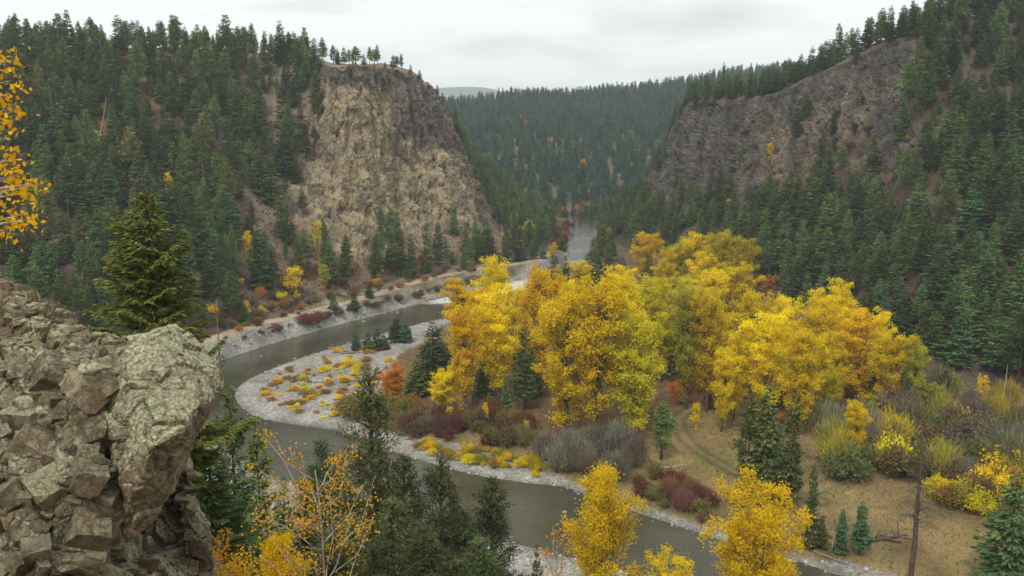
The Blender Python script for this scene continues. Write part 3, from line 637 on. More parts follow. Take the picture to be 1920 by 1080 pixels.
def broadleaf(seed, H=20.0, R=4.2, cb=0.12, nl=34, leaves=12000, ls=0.34, up=0.8, peak=0.5, sig=0.55, multi=1, wood=1.0):
    """trunk, rising limbs and twigs, leaves clustered round the twigs"""
    g = np.random.default_rng(seed); lst = []; tw = []
    for mstem in range(multi):
        a0 = g.uniform(0, 6.28); lean = 0.0 if multi == 1 else g.uniform(0.12, 0.32); ht = H * (1 if mstem == 0 else g.uniform(.72, .97)) * 0.93
        ss = np.linspace(0, 1, 7); cur = np.cumsum(g.normal(0, .02, (7, 2)), 0) * H * .35; cur -= cur[0]
        tp = np.stack([np.cos(a0) * lean * R * 2 * ss ** 1.3 + cur[:, 0], np.sin(a0) * lean * R * 2 * ss ** 1.3 + cur[:, 1], ht * ss], 1); tp[0, 2] = -1.2
        lst.append((tp, H * 0.0135 * (1.06 - ss) ** 0.9 / math.sqrt(multi) * wood + 0.008))
        n = nl // multi
        for i in range(n):
            t = cb + (0.97 - cb) * ((i + g.random()) / n); b0 = np.array([np.interp(t, ss, tp[:, j]) for j in range(3)])
            e = np.sin(np.pi * np.clip((t - cb * .4) / (1.08 - cb * .4), 0, 1) ** (math.log(.5) / math.log(peak))) ** 0.75
            L = R * max(.16, e) * g.uniform(.6, 1.2) * (1 if multi == 1 else .75); a = i * 2.399 + g.normal(0, .6)
            th = g.normal(up, .16); ln = L / max(.35, math.cos(th)); ln = min(ln, (H * 1.0 - b0[2]) / max(.3, math.sin(th)) + .3, R * 1.7)
            q = np.array([b0 + ln * x * np.array([math.cos(a) * math.cos(th), math.sin(a) * math.cos(th), math.sin(th) * (0.75 + .35 * x)]) for x in (0, .33, .66, 1)]) + np.concatenate([[[0, 0, 0]], g.normal(0, .05 * ln, (3, 3))])
            lst.append((q, H * 0.0045 * np.array([1, .7, .42, .12]) / math.sqrt(multi) * wood + .006))
            for _ in range(6):
                x = g.uniform(.25, 1.05); o = q[0] + (q[3] - q[0]) * x; v = unit(g.normal(0, 1, 3) + np.array([math.cos(a) * .6, math.sin(a) * .6, .55])); e2 = o + v * L * g.uniform(.15, .42)
                if _ < 3: lst.append((np.array([o, (o + e2) / 2 + g.normal(0, .05 * L, 3), e2]), np.array([.0016, .001, .0004]) * H * wood + .003))
                tw.append((o, e2))
    A = np.array([t[0] for t in tw]); B = np.array([t[1] for t in tw]); w = np.linalg.norm(B - A, axis=1) + .25; w *= g.uniform(.1, 1.7, len(w)); w /= w.sum()
    bi = g.choice(len(A), leaves, p=w); x = g.random(leaves)[:, None]
    c = A[bi] * (1 - x) + B[bi] * x + g.normal(0, sig, (leaves, 3)) * np.array([1, 1, .8])
    c[:, 2] = np.maximum(c[:, 2], H * cb * 0.35 + .1)
    d = unit(g.normal(0, 1, (leaves, 3)) + np.array([0, 0, -.25])); n = g.normal(0, 1, (leaves, 3)) + np.array([0, 0, .6])
    V, Fq = blades(c, d, n, ls * g.uniform(.65, 1.3, leaves), ls * .8 * g.uniform(.7, 1.2, leaves), g)
    tone = np.repeat(np.clip(.4 * g.random(leaves) + .6 * g.random(len(A))[bi], 0, 1), 4)
    zmax = np.percentile(V[:, 2], 99.5)
    tv, tf = tubes(lst, 5)
    return (tv, tf), (V, Fq, tone)
def shrub(seed, H=2.4, R=1.7, leaves=1400, ls=0.22, stems=16, leafy=1.0, twigs=0):
    """a clump of stems from one root, leaves or bare twigs on them"""
    g = np.random.default_rng(seed); lst = []; A = []; B = []
    for i in range(stems):
        a = i * 2.399 + g.normal(0, .4); r = R * math.sqrt((i + .5) / stems) * g.uniform(.7, 1.1); h = H * (1 - .45 * (r / R) ** 2) * g.uniform(.7, 1.08)
        q = np.array([[math.cos(a) * r * k_, math.sin(a) * r * k_, h * z_] for k_, z_ in ((.05, -.1), (.3, .35), (.75, .72), (1, 1))]); q[1:] += g.normal(0, .05 * R, (3, 3))
        lst.append((q, H * np.array([.012, .009, .006, .002]) + .004)); A.append(q[1]); B.append(q[2]); A.append(q[2]); B.append(q[3])
        for _ in range(3):
            e = q[2] + unit(g.normal(0, 1, 3) + [0, 0, .7]) * R * .35; A.append(q[2]); B.append(e)
    A = np.array(A); B = np.array(B); m = leaves; bi = g.integers(0, len(A), m); x = g.random(m)[:, None]
    c = A[bi] * (1 - x) + B[bi] * x + g.normal(0, R * .13, (m, 3)); c[:, 2] = np.maximum(c[:, 2], .03 * H)
    d = unit(g.normal(0, 1, (m, 3))); n = g.normal(0, 1, (m, 3)) + [0, 0, .5]
    ln = ls * g.uniform(.6, 1.3, m); wd = ln * .75
    if twigs:                           # thin upright bare twigs instead of leaves
        d = unit(g.normal(0, .55, (m, 3)) + [0, 0, 1.0] + unit(c) * .5); ln = ls * 3.2 * g.uniform(.6, 1.4, m); wd = ls * .17 * g.uniform(.7, 1.4, m)
    V, Fq = blades(c, d, n, ln, wd, g)
    tone = np.repeat(np.clip(.5 * g.random(m) + .5 * g.random(len(A))[bi], 0, 1), 4)
    return tubes(lst, 4), (V, Fq, tone)
class Proto:
    def __init__(s, name, parts, wood, leafm, H, R, tname='trunk', cname='crown'):
        (tv, tf), (V, Fq, tone) = parts
        s.trunk = mesh_np(name + '_trunk', tv, tf, [wood], {'tone': np.full(len(tv), .5)}, True)
        s.crown = mesh_np(name + '_crown', V, [Fq], [leafm], {'tone': tone}, False)
        s.raw = ((tv, tf), (V, Fq, tone), wood, leafm); s.H = H; s.R = R; s.tn = tname; s.cn = cname; s.name = name
    def joined(s):
        (tv, tf), (V, Fq, tone), wood, leafm = s.raw; o = len(tv)
        nt_ = sum(len(f) for f in tf if len(f)); quads = [tf[0], Fq + o]; Fs = [tf[0], Fq + o, tf[1]]
        mi = np.concatenate([np.zeros(len(tf[0])), np.ones(len(Fq)), np.zeros(len(tf[1]))])
        return mesh_np(s.name + '_whole', np.concatenate([tv, V]), Fs, [wood, leafm], {'tone': np.concatenate([np.full(len(tv), .5), tone])}, False, mi)
PLANTS = []
def plant(pr, name, loc, h, w, rgb, label, cat, group=None, rot=None, lean=(0, 0)):
    """one plant: an Empty at its root with its trunk and crown; h metres tall, w metres wide"""
    e = link(name, None, None, tuple(float(x) for x in loc)); e.empty_display_size = 0.3
    sz = h / pr.H; sx = (w / 2) / pr.R
    e.scale = (sx, sx, sz); e.rotation_euler = (lean[0], lean[1], random.uniform(0, 6.28) if rot is None else rot)
    t = link(pr.tn, pr.trunk, e); cwn = link(pr.cn, pr.crown, e); cwn.color = (*rgb, 1); t.color = (0.15, 0.12, 0.1, 1)
    tag(e, label, cat, group); PLANTS.append(e)
    return e
def size_at(px, pyb, pyt, wpx, p):
    """metres for a thing rooted at p whose top shows at pyt and whose crown is wpx wide"""
    top = P(px, pyt, p[1]); d = proj(p)[2]
    return top[2] - p[2], wpx * d / F_PX
FIR = [Proto('fir%d' % i, conifer(100 + i, 20, 3.0 + .3 * (i % 3), [.06, .1, .16, .05, .22][i], 170, 26, .95, .36, 'fir'), M_bark, M_needle, 20, 3.0) for i in range(5)]
PINE = [Proto('pine%d' % i, conifer(200 + i, 20, 2.9, [.22, .34, .28][i], 120, 34, .72, .26, 'pine'), M_bark, M_needle, 20, 2.9) for i in range(3)]
COTT = [Proto('cottonwood%d' % i, broadleaf(300 + i, 20, 4.0, [.10, .14, .2, .08, .12][i], 52, 19000, .30, [1.0, 1.12, .98, 1.15, 1.05][i], [.5, .45, .55, .42, .5][i], .36, [1, 1, 2, 1, 4][i]), M_cbark, M_leaf, 20, 4.2) for i in range(5)]
SHR = [Proto('shrub%d' % i, shrub(400 + i), M_dead, M_leaf, 2.4, 1.75, 'stems', 'foliage') for i in range(3)]
BARE = [Proto('bare%d' % i, shrub(410 + i, leaves=1700, ls=.24, stems=22, twigs=1), M_dead, M_twig, 2.4, 1.75, 'stems', 'twigs') for i in range(2)]
SMALL = [Proto('sapling%d' % i, broadleaf(330 + i, 6, 1.4, .08, 20, 1500, .26, 1.0, .42, .2), M_cbark, M_leaf, 6, 1.5) for i in range(2)]

DK = (0.090, 0.140, 0.046); MG = (0.136, 0.178, 0.054); BG = (0.080, 0.142, 0.058); OL = (0.155, 0.150, 0.050)
YE = (0.89, 0.70, 0.010); YO = (0.89, 0.62, 0.012); YG = (0.64, 0.56, 0.025); YL = (0.44, 0.43, 0.04); ORG = (0.70, 0.29, 0.025); GRY = (0.21, 0.19, 0.14); RED = (0.17, 0.068, 0.048); GOL = (0.80, 0.62, 0.018); OLV = (0.22, 0.195, 0.07)

# ---- conifers sown over the hillsides
def sow(Gd, U, V, dens, n, seed, mind):
    g = np.random.default_rng(seed); A = Gd[:-1, :-1]; B = Gd[1:, :-1]; C = Gd[:-1, 1:]
    ar = np.linalg.norm(np.cross(B - A, C - A), axis=2); w = (ar * dens[:-1, :-1]).ravel(); w = w / w.sum()
    ii = g.choice(len(w), n, p=w); nv = Gd.shape[1] - 1; i, j = ii // nv, ii % nv
    a, b = g.random(n)[:, None], g.random(n)[:, None]
    p = Gd[i, j] + a * (Gd[i + 1, j] - Gd[i, j]) + b * (Gd[i, j + 1] - Gd[i, j])
    keep = []; cells = {}
    for q, x in enumerate(p):
        key = (int(x[0] // mind), int(x[1] // mind)); ok = True
        for s_ in (-1, 0, 1):
            for t_ in (-1, 0, 1):
                for y in cells.get((key[0] + s_, key[1] + t_), ()):
                    if (y[0] - x[0]) ** 2 + (y[1] - x[1]) ** 2 < mind * mind: ok = False
        if ok: cells.setdefault(key, []).append(x); keep.append(q)
    return p[keep], U[i, j][keep], V[i, j][keep]
nL = fbm(Lg2.reshape(-1, 3), 35, 3, 120).reshape(UU.shape)
dL = np.clip(1.15 - 0.80 * sstep(4.0, 5.4, UU), 0.25, 1.2) * (1 - sstep(0.15, 0.5, Lrock)) * sstep(1.1, 1.2, VV) * (1 - sstep(4.35, 4.7, VV))
dL *= np.where((UU > 3.8) & (UU < 6.5) & (VV < 2.3), 0.55, 1); dL *= np.where((UU > 7) & (UU < 11.5) & (VV < 1.9), .85 * sstep(1.5, 1.25, VV) if False else 1.0, 1)
dL *= np.where((UU > 6.6) & (UU < 13.2) & (VV > 1.5) & (VV < 3.98), 0.05, 1); dL *= np.where((UU > 6.5) & (UU < 13) & (VV < 1.5), .55, 1)
dL *= np.where((UU > 6.0) & (UU < 13) & (VV >= 3.98), .22, 1); dL = np.where(UU > 12.4, 1.0 * (VV < 4.2) * (VV > 1.12) * sstep(-.5, .2, nL + .5), dL)
dL *= sstep(-0.55, 0.0, nL + 0.25)
LT, LTu, LTv = sow(Lg2, UU, VV, dL, 3300, 1, 3.1)
nR = fbm(Rg2.reshape(-1, 3), 30, 3, 121).reshape(UR.shape)
dR = (1 - 0.97 * sstep(0.2, 0.6, Rrock)) * sstep(1.0, 1.1, VR) * (1 - sstep(4.3, 4.7, VR)) * sstep(-0.6, 0.0, nR + 0.3)
dR *= 1 - .9 * bell(UR, 4.2, 4.8, 12.2, 13) * bell(VR, 2.0, 2.2, 3.93, 3.98)
RT, RTu, RTv = sow(Rg2, UR, VR, dR, 5600, 2, 3.0)
UF, VF = np.meshgrid(Fu, Fv, indexing='ij')
dF = sstep(0.9, 1.1, VF) * (1 - sstep(3.5, 4, VF)) * sstep(-.62, -.25, fbm(Fg2.reshape(-1, 3), 45, 3, 122).reshape(UF.shape) + .1)
FT, FTu, FTv = sow(Fg2, UF, VF, dF, 11000, 3, 4.2)
g_ = np.random.default_rng(55)
CON = []     # (pos, height, width, kind index, colour, where)
for p, u, v in zip(LT, LTu, LTv):
    h = (5.5 + 13 * g_.random() ** .9) * (1 if u < 6 else .8) * (0.62 if v > 3.9 else 1); pine = g_.random() < .4
    if u > 6 and v >= 3.95: h = g_.uniform(4, 9)
    CON.append((p, h, h * g_.uniform(.32, .48), ('p', g_.integers(3)) if pine else ('f', g_.integers(5)), [DK, MG, OL][g_.integers(3)] if pine else [DK, BG, MG][g_.integers(3)], 'L'))
for p, u, v in zip(RT, RTu, RTv):
    h = (5 + 11.5 * g_.random() ** .9) * (0.72 if v > 3.8 else 1) * (1 if u < 8 else .85); pine = g_.random() < .25
    CON.append((p, h, h * g_.uniform(.34, .50), ('p', g_.integers(3)) if pine else ('f', g_.integers(5)), [DK, BG, MG][g_.integers(3)], 'R'))
FARC = [(p, g_.uniform(8, 15), 0, ('f', g_.integers(5)), BG, 'F') for p in FT]
# ---- conifers that can be told apart: (px, base, top, width) in the picture, then where they stand
def row(lst, where, kind='f'): return [(q, where, q[4] if len(q) > 4 else kind) for q in lst]
HAND = row([(490, 546, 418, 48), (512, 535, 455, 30), (612, 500, 425, 32), (560, 505, 440, 30), (650, 515, 440, 26, 'p'), (705, 528, 440, 28), (735, 515, 425, 26), (752, 520, 432, 28), (772, 522, 436, 28), (800, 512, 415, 28), (822, 510, 415, 30), (852, 440, 372, 24), (715, 460, 375, 14), (745, 452, 370, 14), (880, 498, 440, 26), (900, 492, 425, 30), (918, 488, 420, 26), (870, 505, 462, 16), (948, 492, 450, 20), (975, 490, 425, 30), (1018, 490, 455, 16), (935, 495, 470, 14),
            (626, 592, 545, 22), (665, 583, 540, 22), (692, 560, 527, 18), (458, 607, 568, 22), (415, 612, 575, 18), (380, 610, 560, 22), (360, 560, 430, 40), (320, 600, 470, 40), (440, 540, 420, 24, 'p'), (420, 545, 440, 26, 'p'), (530, 330, 235, 44), (545, 310, 190, 26, 'p'), (575, 300, 225, 26), (590, 270, 235, 18, 'p'), (605, 110, 70, 18, 'p'), (625, 115, 84, 16, 'p'), (645, 117, 86, 14), (667, 121, 86, 24, 'p'), (702, 125, 92, 22, 'p'), (738, 131, 102, 17), (753, 133, 100, 10, 'p'), (787, 148, 130, 10), (722, 128, 115, 8), (820, 180, 158, 8), (590, 112, 70, 22), (570, 108, 75, 26), (545, 108, 70, 26), (520, 104, 80, 22), (682, 122, 100, 12), (655, 118, 92, 12, 'p'), (770, 140, 120, 9), (634, 116, 96, 12), (1000, 488, 450, 22), (1045, 455, 420, 16), (1052, 470, 432, 16)], 'L')
HAND += row([(1305, 195, 150, 20), (1325, 190, 150, 20), (1345, 188, 148, 18), (1380, 185, 135, 22), (1405, 182, 135, 22), (1430, 178, 125, 22), (1455, 172, 130, 22), (1480, 162, 110, 22), (1500, 152, 100, 20), (1605, 100, 50, 22), (1670, 80, 28, 20), (1710, 70, 5, 24), (1570, 108, 42, 22), (1595, 98, 52, 18, 'p'), (1625, 92, 40, 26), (1650, 88, 30, 22, 'p'), (1690, 72, 22, 20), (1735, 66, 2, 30), (1800, 45, -5, 24), (1830, 35, -15, 26), (1760, 60, -8, 24), (1355, 168, 115, 12), (1545, 120, 75, 20), (1520, 130, 85, 22), (1860, 20, -40, 26), (1895, 20, -45, 28), (1650, 610, 525, 40), (1690, 650, 540, 44), (1730, 670, 560, 46), (1800, 690, 565, 50), (1870, 700, 590, 50), (1905, 640, 480, 56), (1840, 610, 470, 50), (1760, 590, 470, 46)], 'R')
HAND += row([(868, 655, 540, 46), (812, 735, 600, 62), (835, 735, 660, 40), (780, 745, 670, 40), (985, 770, 600, 44), (1000, 740, 640, 44), (1040, 570, 478, 38), (1028, 560, 500, 26), (1060, 575, 490, 30), (1150, 580, 500, 40), (1120, 570, 495, 34), (1178, 570, 500, 34), (1215, 560, 470, 36), (1265, 560, 488, 34), (1250, 575, 500, 34), (1360, 585, 520, 30), (1410, 590, 505, 36), (1100, 545, 478, 30), (1165, 545, 480, 30), (948, 790, 702, 26), (918, 790, 735, 22), (1240, 862, 752, 52, 'p'), (1400, 925, 740, 60, 'p'), (1432, 935, 715, 84), (1478, 960, 738, 54), (1455, 945, 790, 40), (1518, 1012, 868, 34), (1540, 1010, 962, 26), (1576, 1020, 952, 32), (1612, 1024, 938, 40), (1885, 1110, 888, 96),
            (668, 652, 622, 22), (690, 660, 618, 26), (708, 656, 612, 24), (742, 640, 594, 30), (762, 642, 600, 26), (720, 655, 625, 22), (1640, 620, 535, 36), (1690, 800, 690, 44), (1560, 760, 690, 36), (1765, 790, 690, 40), (1130, 480, 420, 30), (1145, 490, 430, 30), (1112, 512, 452, 26), (1126, 450, 405, 22), (1120, 530, 470, 30), (1140, 520, 455, 30), (1060, 530, 478, 22), (1060, 404, 372, 14), (1075, 405, 374, 14), (1088, 403, 370, 14), (1098, 402, 372, 15), (1108, 404, 370, 14), (1120, 405, 368, 15), (1132, 408, 372, 16), (1145, 412, 372, 16), (1050, 405, 376, 13), (1114, 400, 366, 13), (905, 760, 640, 40), (1350, 700, 585, 40), (1505, 790, 655, 40), (1540, 740, 610, 40), (1275, 720, 600, 36), (1640, 760, 640, 40), (1110, 560, 500, 30), (1230, 650, 560, 36)], 'V')
CW = {'L': [], 'R': [], 'V': []}
for q, wh, kd in HAND:
    p = None
    for dy_ in range(0, 46, 3):
        p = hit(q[0], q[1] + dy_)
        if p is not None and p[1] < 620: break
    if wh == 'V' or p is None: p = G(q[0], q[1], 1.8); p[2] = down(p[0], p[1])[2]
    h, w = size_at(q[0], q[1], q[2], q[3], p)
    if h <= 0.5 or p[1] > 700: continue
    CON.append((p, h, w, (kd, g_.integers(3 if kd == 'p' else 5)), [DK, BG, MG][g_.integers(3)] if kd == 'f' else [MG, OL, DK][g_.integers(3)], wh + 'h'))
def shown(c):
    p, h = c[0], c[1]; x, y, d = proj(p); x2, y2, d2 = proj(p + np.array([0, 0, h]))
    if x < -15 or x > 1935 or y2 > 1080 or y < -10 or d < 1: return 0
    if not seen(p + np.array([0, 0, h * .7])): return 0
    return (y - y2) + (1000 if c[5].endswith('h') else 0)
vis = np.array([shown(c) for c in CON]); order = np.argsort(-vis)
GRPC = {'L': 'conifers on the hillside beside the tan cliff', 'R': 'conifers on the slope behind the yellow grove', 'Lh': 'conifers round the tan cliff', 'Rh': 'conifers by the dark cliff and slope foot', 'Vh': 'conifers on the valley floor'}
def con_label(c):
    p, h, w, (kd, ki), rgb, wh = c; x, y, d = proj(p)
    big = 'tall' if h > 15.5 else 'small' if h < 8 else 'medium-sized'; shp = 'slender' if w / h < .36 else 'broad' if w / h > .44 else 'tapering'
    hue = {DK: 'dark green', BG: 'blue-green', MG: 'mid green', OL: 'olive green'}[rgb]; kn = 'open-crowned pine' if kd == 'p' else 'dense fir'
    if wh[0] == 'L':
        if x > 620 and p[2] > 65: pl = 'on the rim of the tan cliff'
        elif p[2] > 72: pl = 'along the crest beside the tan cliff'
        elif x > 520 and p[2] < 14: pl = 'at the cliff foot by the gravel track'
        elif x > 940: pl = 'on the spur past the tan cliff'
        elif x > 430: pl = 'on the bare slope next to the tan cliff'
        elif p[2] > 40: pl = 'high on the wooded hillside across the river'
        else: pl = 'low on the wooded hillside across the river'
    elif wh[0] == 'R':
        if p[2] > 95 or (x < 1660 and p[2] > 70): pl = 'on top of the dark cliff'
        elif p[2] > 40: pl = 'high on the slope behind the yellow grove'
        else: pl = 'low on the slope behind the yellow grove'
    else:
        if x < 790 and p[1] < 260: pl = 'at the edge of the gravel bar'
        elif p[1] > 235: pl = 'among cottonwoods by the upper river'
        elif x > 1370 and y > 850: pl = 'in the dry meadow'
        else: pl = 'among the yellow cottonwoods of the grove'
    return '%s %s %s %s %s' % (big, shp, hue, kn, pl), 'conifers ' + pl
rest = []
for rank, ci in enumerate(order):
    p, h, w, (kd, ki), rgb, wh = CON[ci]
    if rank < 268 and vis[ci] > 0:
        pr = (PINE if kd == 'p' else FIR)[ki]
        plant(pr, 'pine_tree' if kd == 'p' else 'conifer_tree', p - np.array([0, 0, .15]), h, w, rgb, con_label(CON[ci])[0], 'tree', con_label(CON[ci])[1])
    else: rest.append(CON[ci])
def forest(name, items, label, tint):
    """the rest of the wood: one object of points carrying whole trees"""
    coll = bpy.data.collections.new(name + '_kinds'); protos = []
    for i, (pr, rgb) in enumerate([(FIR[0], DK), (FIR[1], BG), (FIR[2], MG), (FIR[3], DK), (FIR[4], BG), (PINE[0], MG), (PINE[1], OL), (PINE[2], DK)]):
        key = '%s_whole' % pr.name; me = bpy.data.meshes.get(key) or pr.joined()
        o = bpy.data.objects.new('%s_%02d' % (name, i), me); o.color = (*rgb, 1); coll.objects.link(o)
    P_ = np.array([c[0] for c in items]) - np.array([0, 0, .2])
    me = bpy.data.meshes.new(name); me.from_pydata(P_.tolist(), [], [])
    sc = np.array([[(c[2] or c[1] * .42) / 2 / 3.0] * 2 + [c[1] / 20] for c in items], dtype=np.float32)
    a = me.attributes.new('size', 'FLOAT_VECTOR', 'POINT'); a.data.foreach_set('vector', sc.ravel())
    a = me.attributes.new('turn', 'FLOAT', 'POINT'); a.data.foreach_set('value', np.random.default_rng(4).uniform(0, 6.28, len(items)).astype(np.float32))
    a = me.attributes.new('kindi', 'INT', 'POINT'); a.data.foreach_set('value', np.array([c[3][1] + (5 if c[3][0] == 'p' else 0) for c in items], dtype=np.int32))
    o = link(name, me); tree = bpy.data.node_groups.new(name, 'GeometryNodeTree')
    tree.interface.new_socket('Geometry', in_out='INPUT', socket_type='NodeSocketGeometry'); tree.interface.new_socket('Geometry', in_out='OUTPUT', socket_type='NodeSocketGeometry')
    gi = N(tree, 'NodeGroupInput'); go = N(tree, 'NodeGroupOutput'); ip = N(tree, 'GeometryNodeInstanceOnPoints'); cinf = N(tree, 'GeometryNodeCollectionInfo')
    cinf.inputs[0].default_value = coll; cinf.inputs['Separate Children'].default_value = True; cinf.inputs['Reset Children'].default_value = True
    na = {}
    for k_, ty in (('size', 'FLOAT_VECTOR'), ('turn', 'FLOAT'), ('kindi', 'INT')):
        n = N(tree, 'GeometryNodeInputNamedAttribute', data_type=ty); n.inputs[0].default_value = k_; na[k_] = n
    cx = N(tree, 'ShaderNodeCombineXYZ'); L_ = tree.links.new
    L_(na['turn'].outputs[0], cx.inputs[2]); L_(gi.outputs[0], ip.inputs['Points']); L_(cinf.outputs[0], ip.inputs['Instance']); ip.inputs['Pick Instance'].default_value = True
    L_(na['kindi'].outputs[0], ip.inputs['Instance Index']); L_(cx.outputs[0], ip.inputs['Rotation']); L_(na['size'].outputs[0], ip.inputs['Scale']); L_(ip.outputs[0], go.inputs[0])
    o.modifiers.new('trees', 'NODES').node_group = tree
    o.color = (*tint, 1); tag(o, label, 'forest', None, 'stuff')
forest('hillside_forest', rest, 'dense dark conifer wood over both valley sides', (0.118, 0.172, 0.054))
forest('far_forest', FARC, 'far-off blue-green conifer wood on the closing slope', (0.056, 0.142, 0.085))
print('conifers', len(CON), 'far', len(FARC), 'visible', (vis > 0).sum())

# ---- cottonwoods: (px, base, top, width, colour, label)
CT = [
 (1060, 822, 572, 150, YE, 'large full yellow cottonwood beside the leaning bare trunk, orange on its outer side', 0),
 (1122, 826, 552, 150, YE, 'tallest golden cottonwood rising in the middle of the big clump', 1),
 (1195, 828, 600, 140, YG, 'olive-yellow cottonwood beside the small pine at the track bend', 4),
 (872, 782, 592, 92, YO, 'tall narrow orange-yellow cottonwood with ragged drooping crown', 3),
 (935, 765, 560, 120, YE, 'broad yellow cottonwood beside the ragged narrow one', 2),
 (928, 660, 498, 72, GOL, 'rounded golden cottonwood standing alone at the river bend', 0),
 (862, 650, 532, 80, YO, 'orange cottonwood leaning behind a dark conifer by the river', 2),
 (828, 782, 698, 72, YE, 'small round bright yellow cottonwood beneath the tall narrow one', 4),
 (738, 762, 690, 60, ORG, 'small orange cottonwood at the gravel bar edge', 4),
 (1012, 740, 530, 110, YO, 'orange-yellow cottonwood with dark trunk showing between conifers', 1),
 (1085, 560, 496, 56, YE, 'small yellow cottonwood between dark conifers by the upper river', 0),
 (1182, 650, 515, 104, YE, 'spiky-topped golden cottonwood behind the big clump', 2),
 (1135, 700, 545, 90, GOL, None, 1), (1240, 720, 545, 90, YG, None, 2), (1285, 770, 560, 90, YL, None, 3), (1325, 775, 572, 90, GOL, None, 1), (1255, 700, 580, 80, GOL, None, 4),
 (1210, 545, 446, 60, YO, None, 0), (1262, 565, 470, 64, YL, None, 1), (1298, 565, 450, 72, YE, None, 0), (1322, 590, 478, 84, YE, None, 4), (1352, 590, 450, 70, YG, None, 1), (1388, 590, 458, 62, YG, None, 0), (1380, 610, 500, 80, GOL, None, 4),
 (1352, 812, 668, 66, YE, 'slim bright yellow cottonwood beside the grassy track', 3),
 (1400, 750, 570, 100, GOL, None, 1), (1432, 800, 605, 112, YE, 'orange-gold cottonwood behind the two tall pines in the meadow', 0), (1490, 825, 635, 104, YE, 'dense golden cottonwood rising over the meadow pines', 3),
 (1516, 720, 555, 84, GOL, None, 2), (1582, 700, 542, 84, YE, None, 2), (1606, 770, 600, 100, YO, 'tall amber cottonwood at the foot of the dark slope', 3), (1665, 790, 640, 84, YE, 'bright yellow cottonwood beside a greenish one at the slope foot', 0), (1700, 795, 650, 66, YL, 'greenish cottonwood at the slope foot', 3), (1745, 800, 726, 48, YL, 'small light green-yellow cottonwood near the white snags', 3), (1565, 770, 640, 70, GOL, None, 1),
 (1595, 885, 766, 62, YE, 'isolated bright yellow cottonwood among grey and olive shrubs', 3),
 (905, 720, 560, 80, YO, None, 1), (965, 700, 548, 84, YE, None, 0), (1040, 690, 540, 90, YE, None, 1), (1095, 720, 550, 100, YE, None, 2), (1160, 740, 560, 100, YE, None, 0), (1215, 690, 540, 90, YG, None, 1), (1300, 720, 555, 84, GOL, None, 0), (1345, 700, 575, 84, YE, None, 2), (1375, 790, 640, 70, YE, None, 3), (1460, 720, 575, 84, YE, None, 1), (1545, 745, 575, 84, YE, None, 0), (1635, 730, 600, 80, YE, None, 2), (1240, 600, 478, 60, GOL, None, 2), (1330, 640, 520, 80, YE, None, 1), (1285, 640, 530, 80, YG, None, 0),
 (1630, 800, 742, 40, YG, None, 4), (1550, 800, 700, 60, YG, None, 4),
]
for i, (px, pb, pt, w, rgb, lab, k_) in enumerate(CT):
    p = G(px, pb, 1.8); p[2] = down(p[0], p[1])[2] - .1; h, wm = size_at(px, pb, pt, w, p)
    plant(COTT[k_], 'cottonwood_tree', p, h * 1.04, wm * .92, rgb, lab or '%s %s cottonwood %s' % ({YE: 'bright yellow', YO: 'orange-yellow', YG: 'yellow-olive', YL: 'greenish', GOL: 'old-gold'}[rgb], ['rounded', 'upright', 'double-stemmed', 'narrow', 'many-stemmed'][k_], 'at the far end of the grove by the conifers' if p[1] > 285 else 'near the dark slope foot behind the meadow' if px > 1480 else 'in the middle of the grove'), 'tree', None if lab else 'cottonwoods of the middle grove')

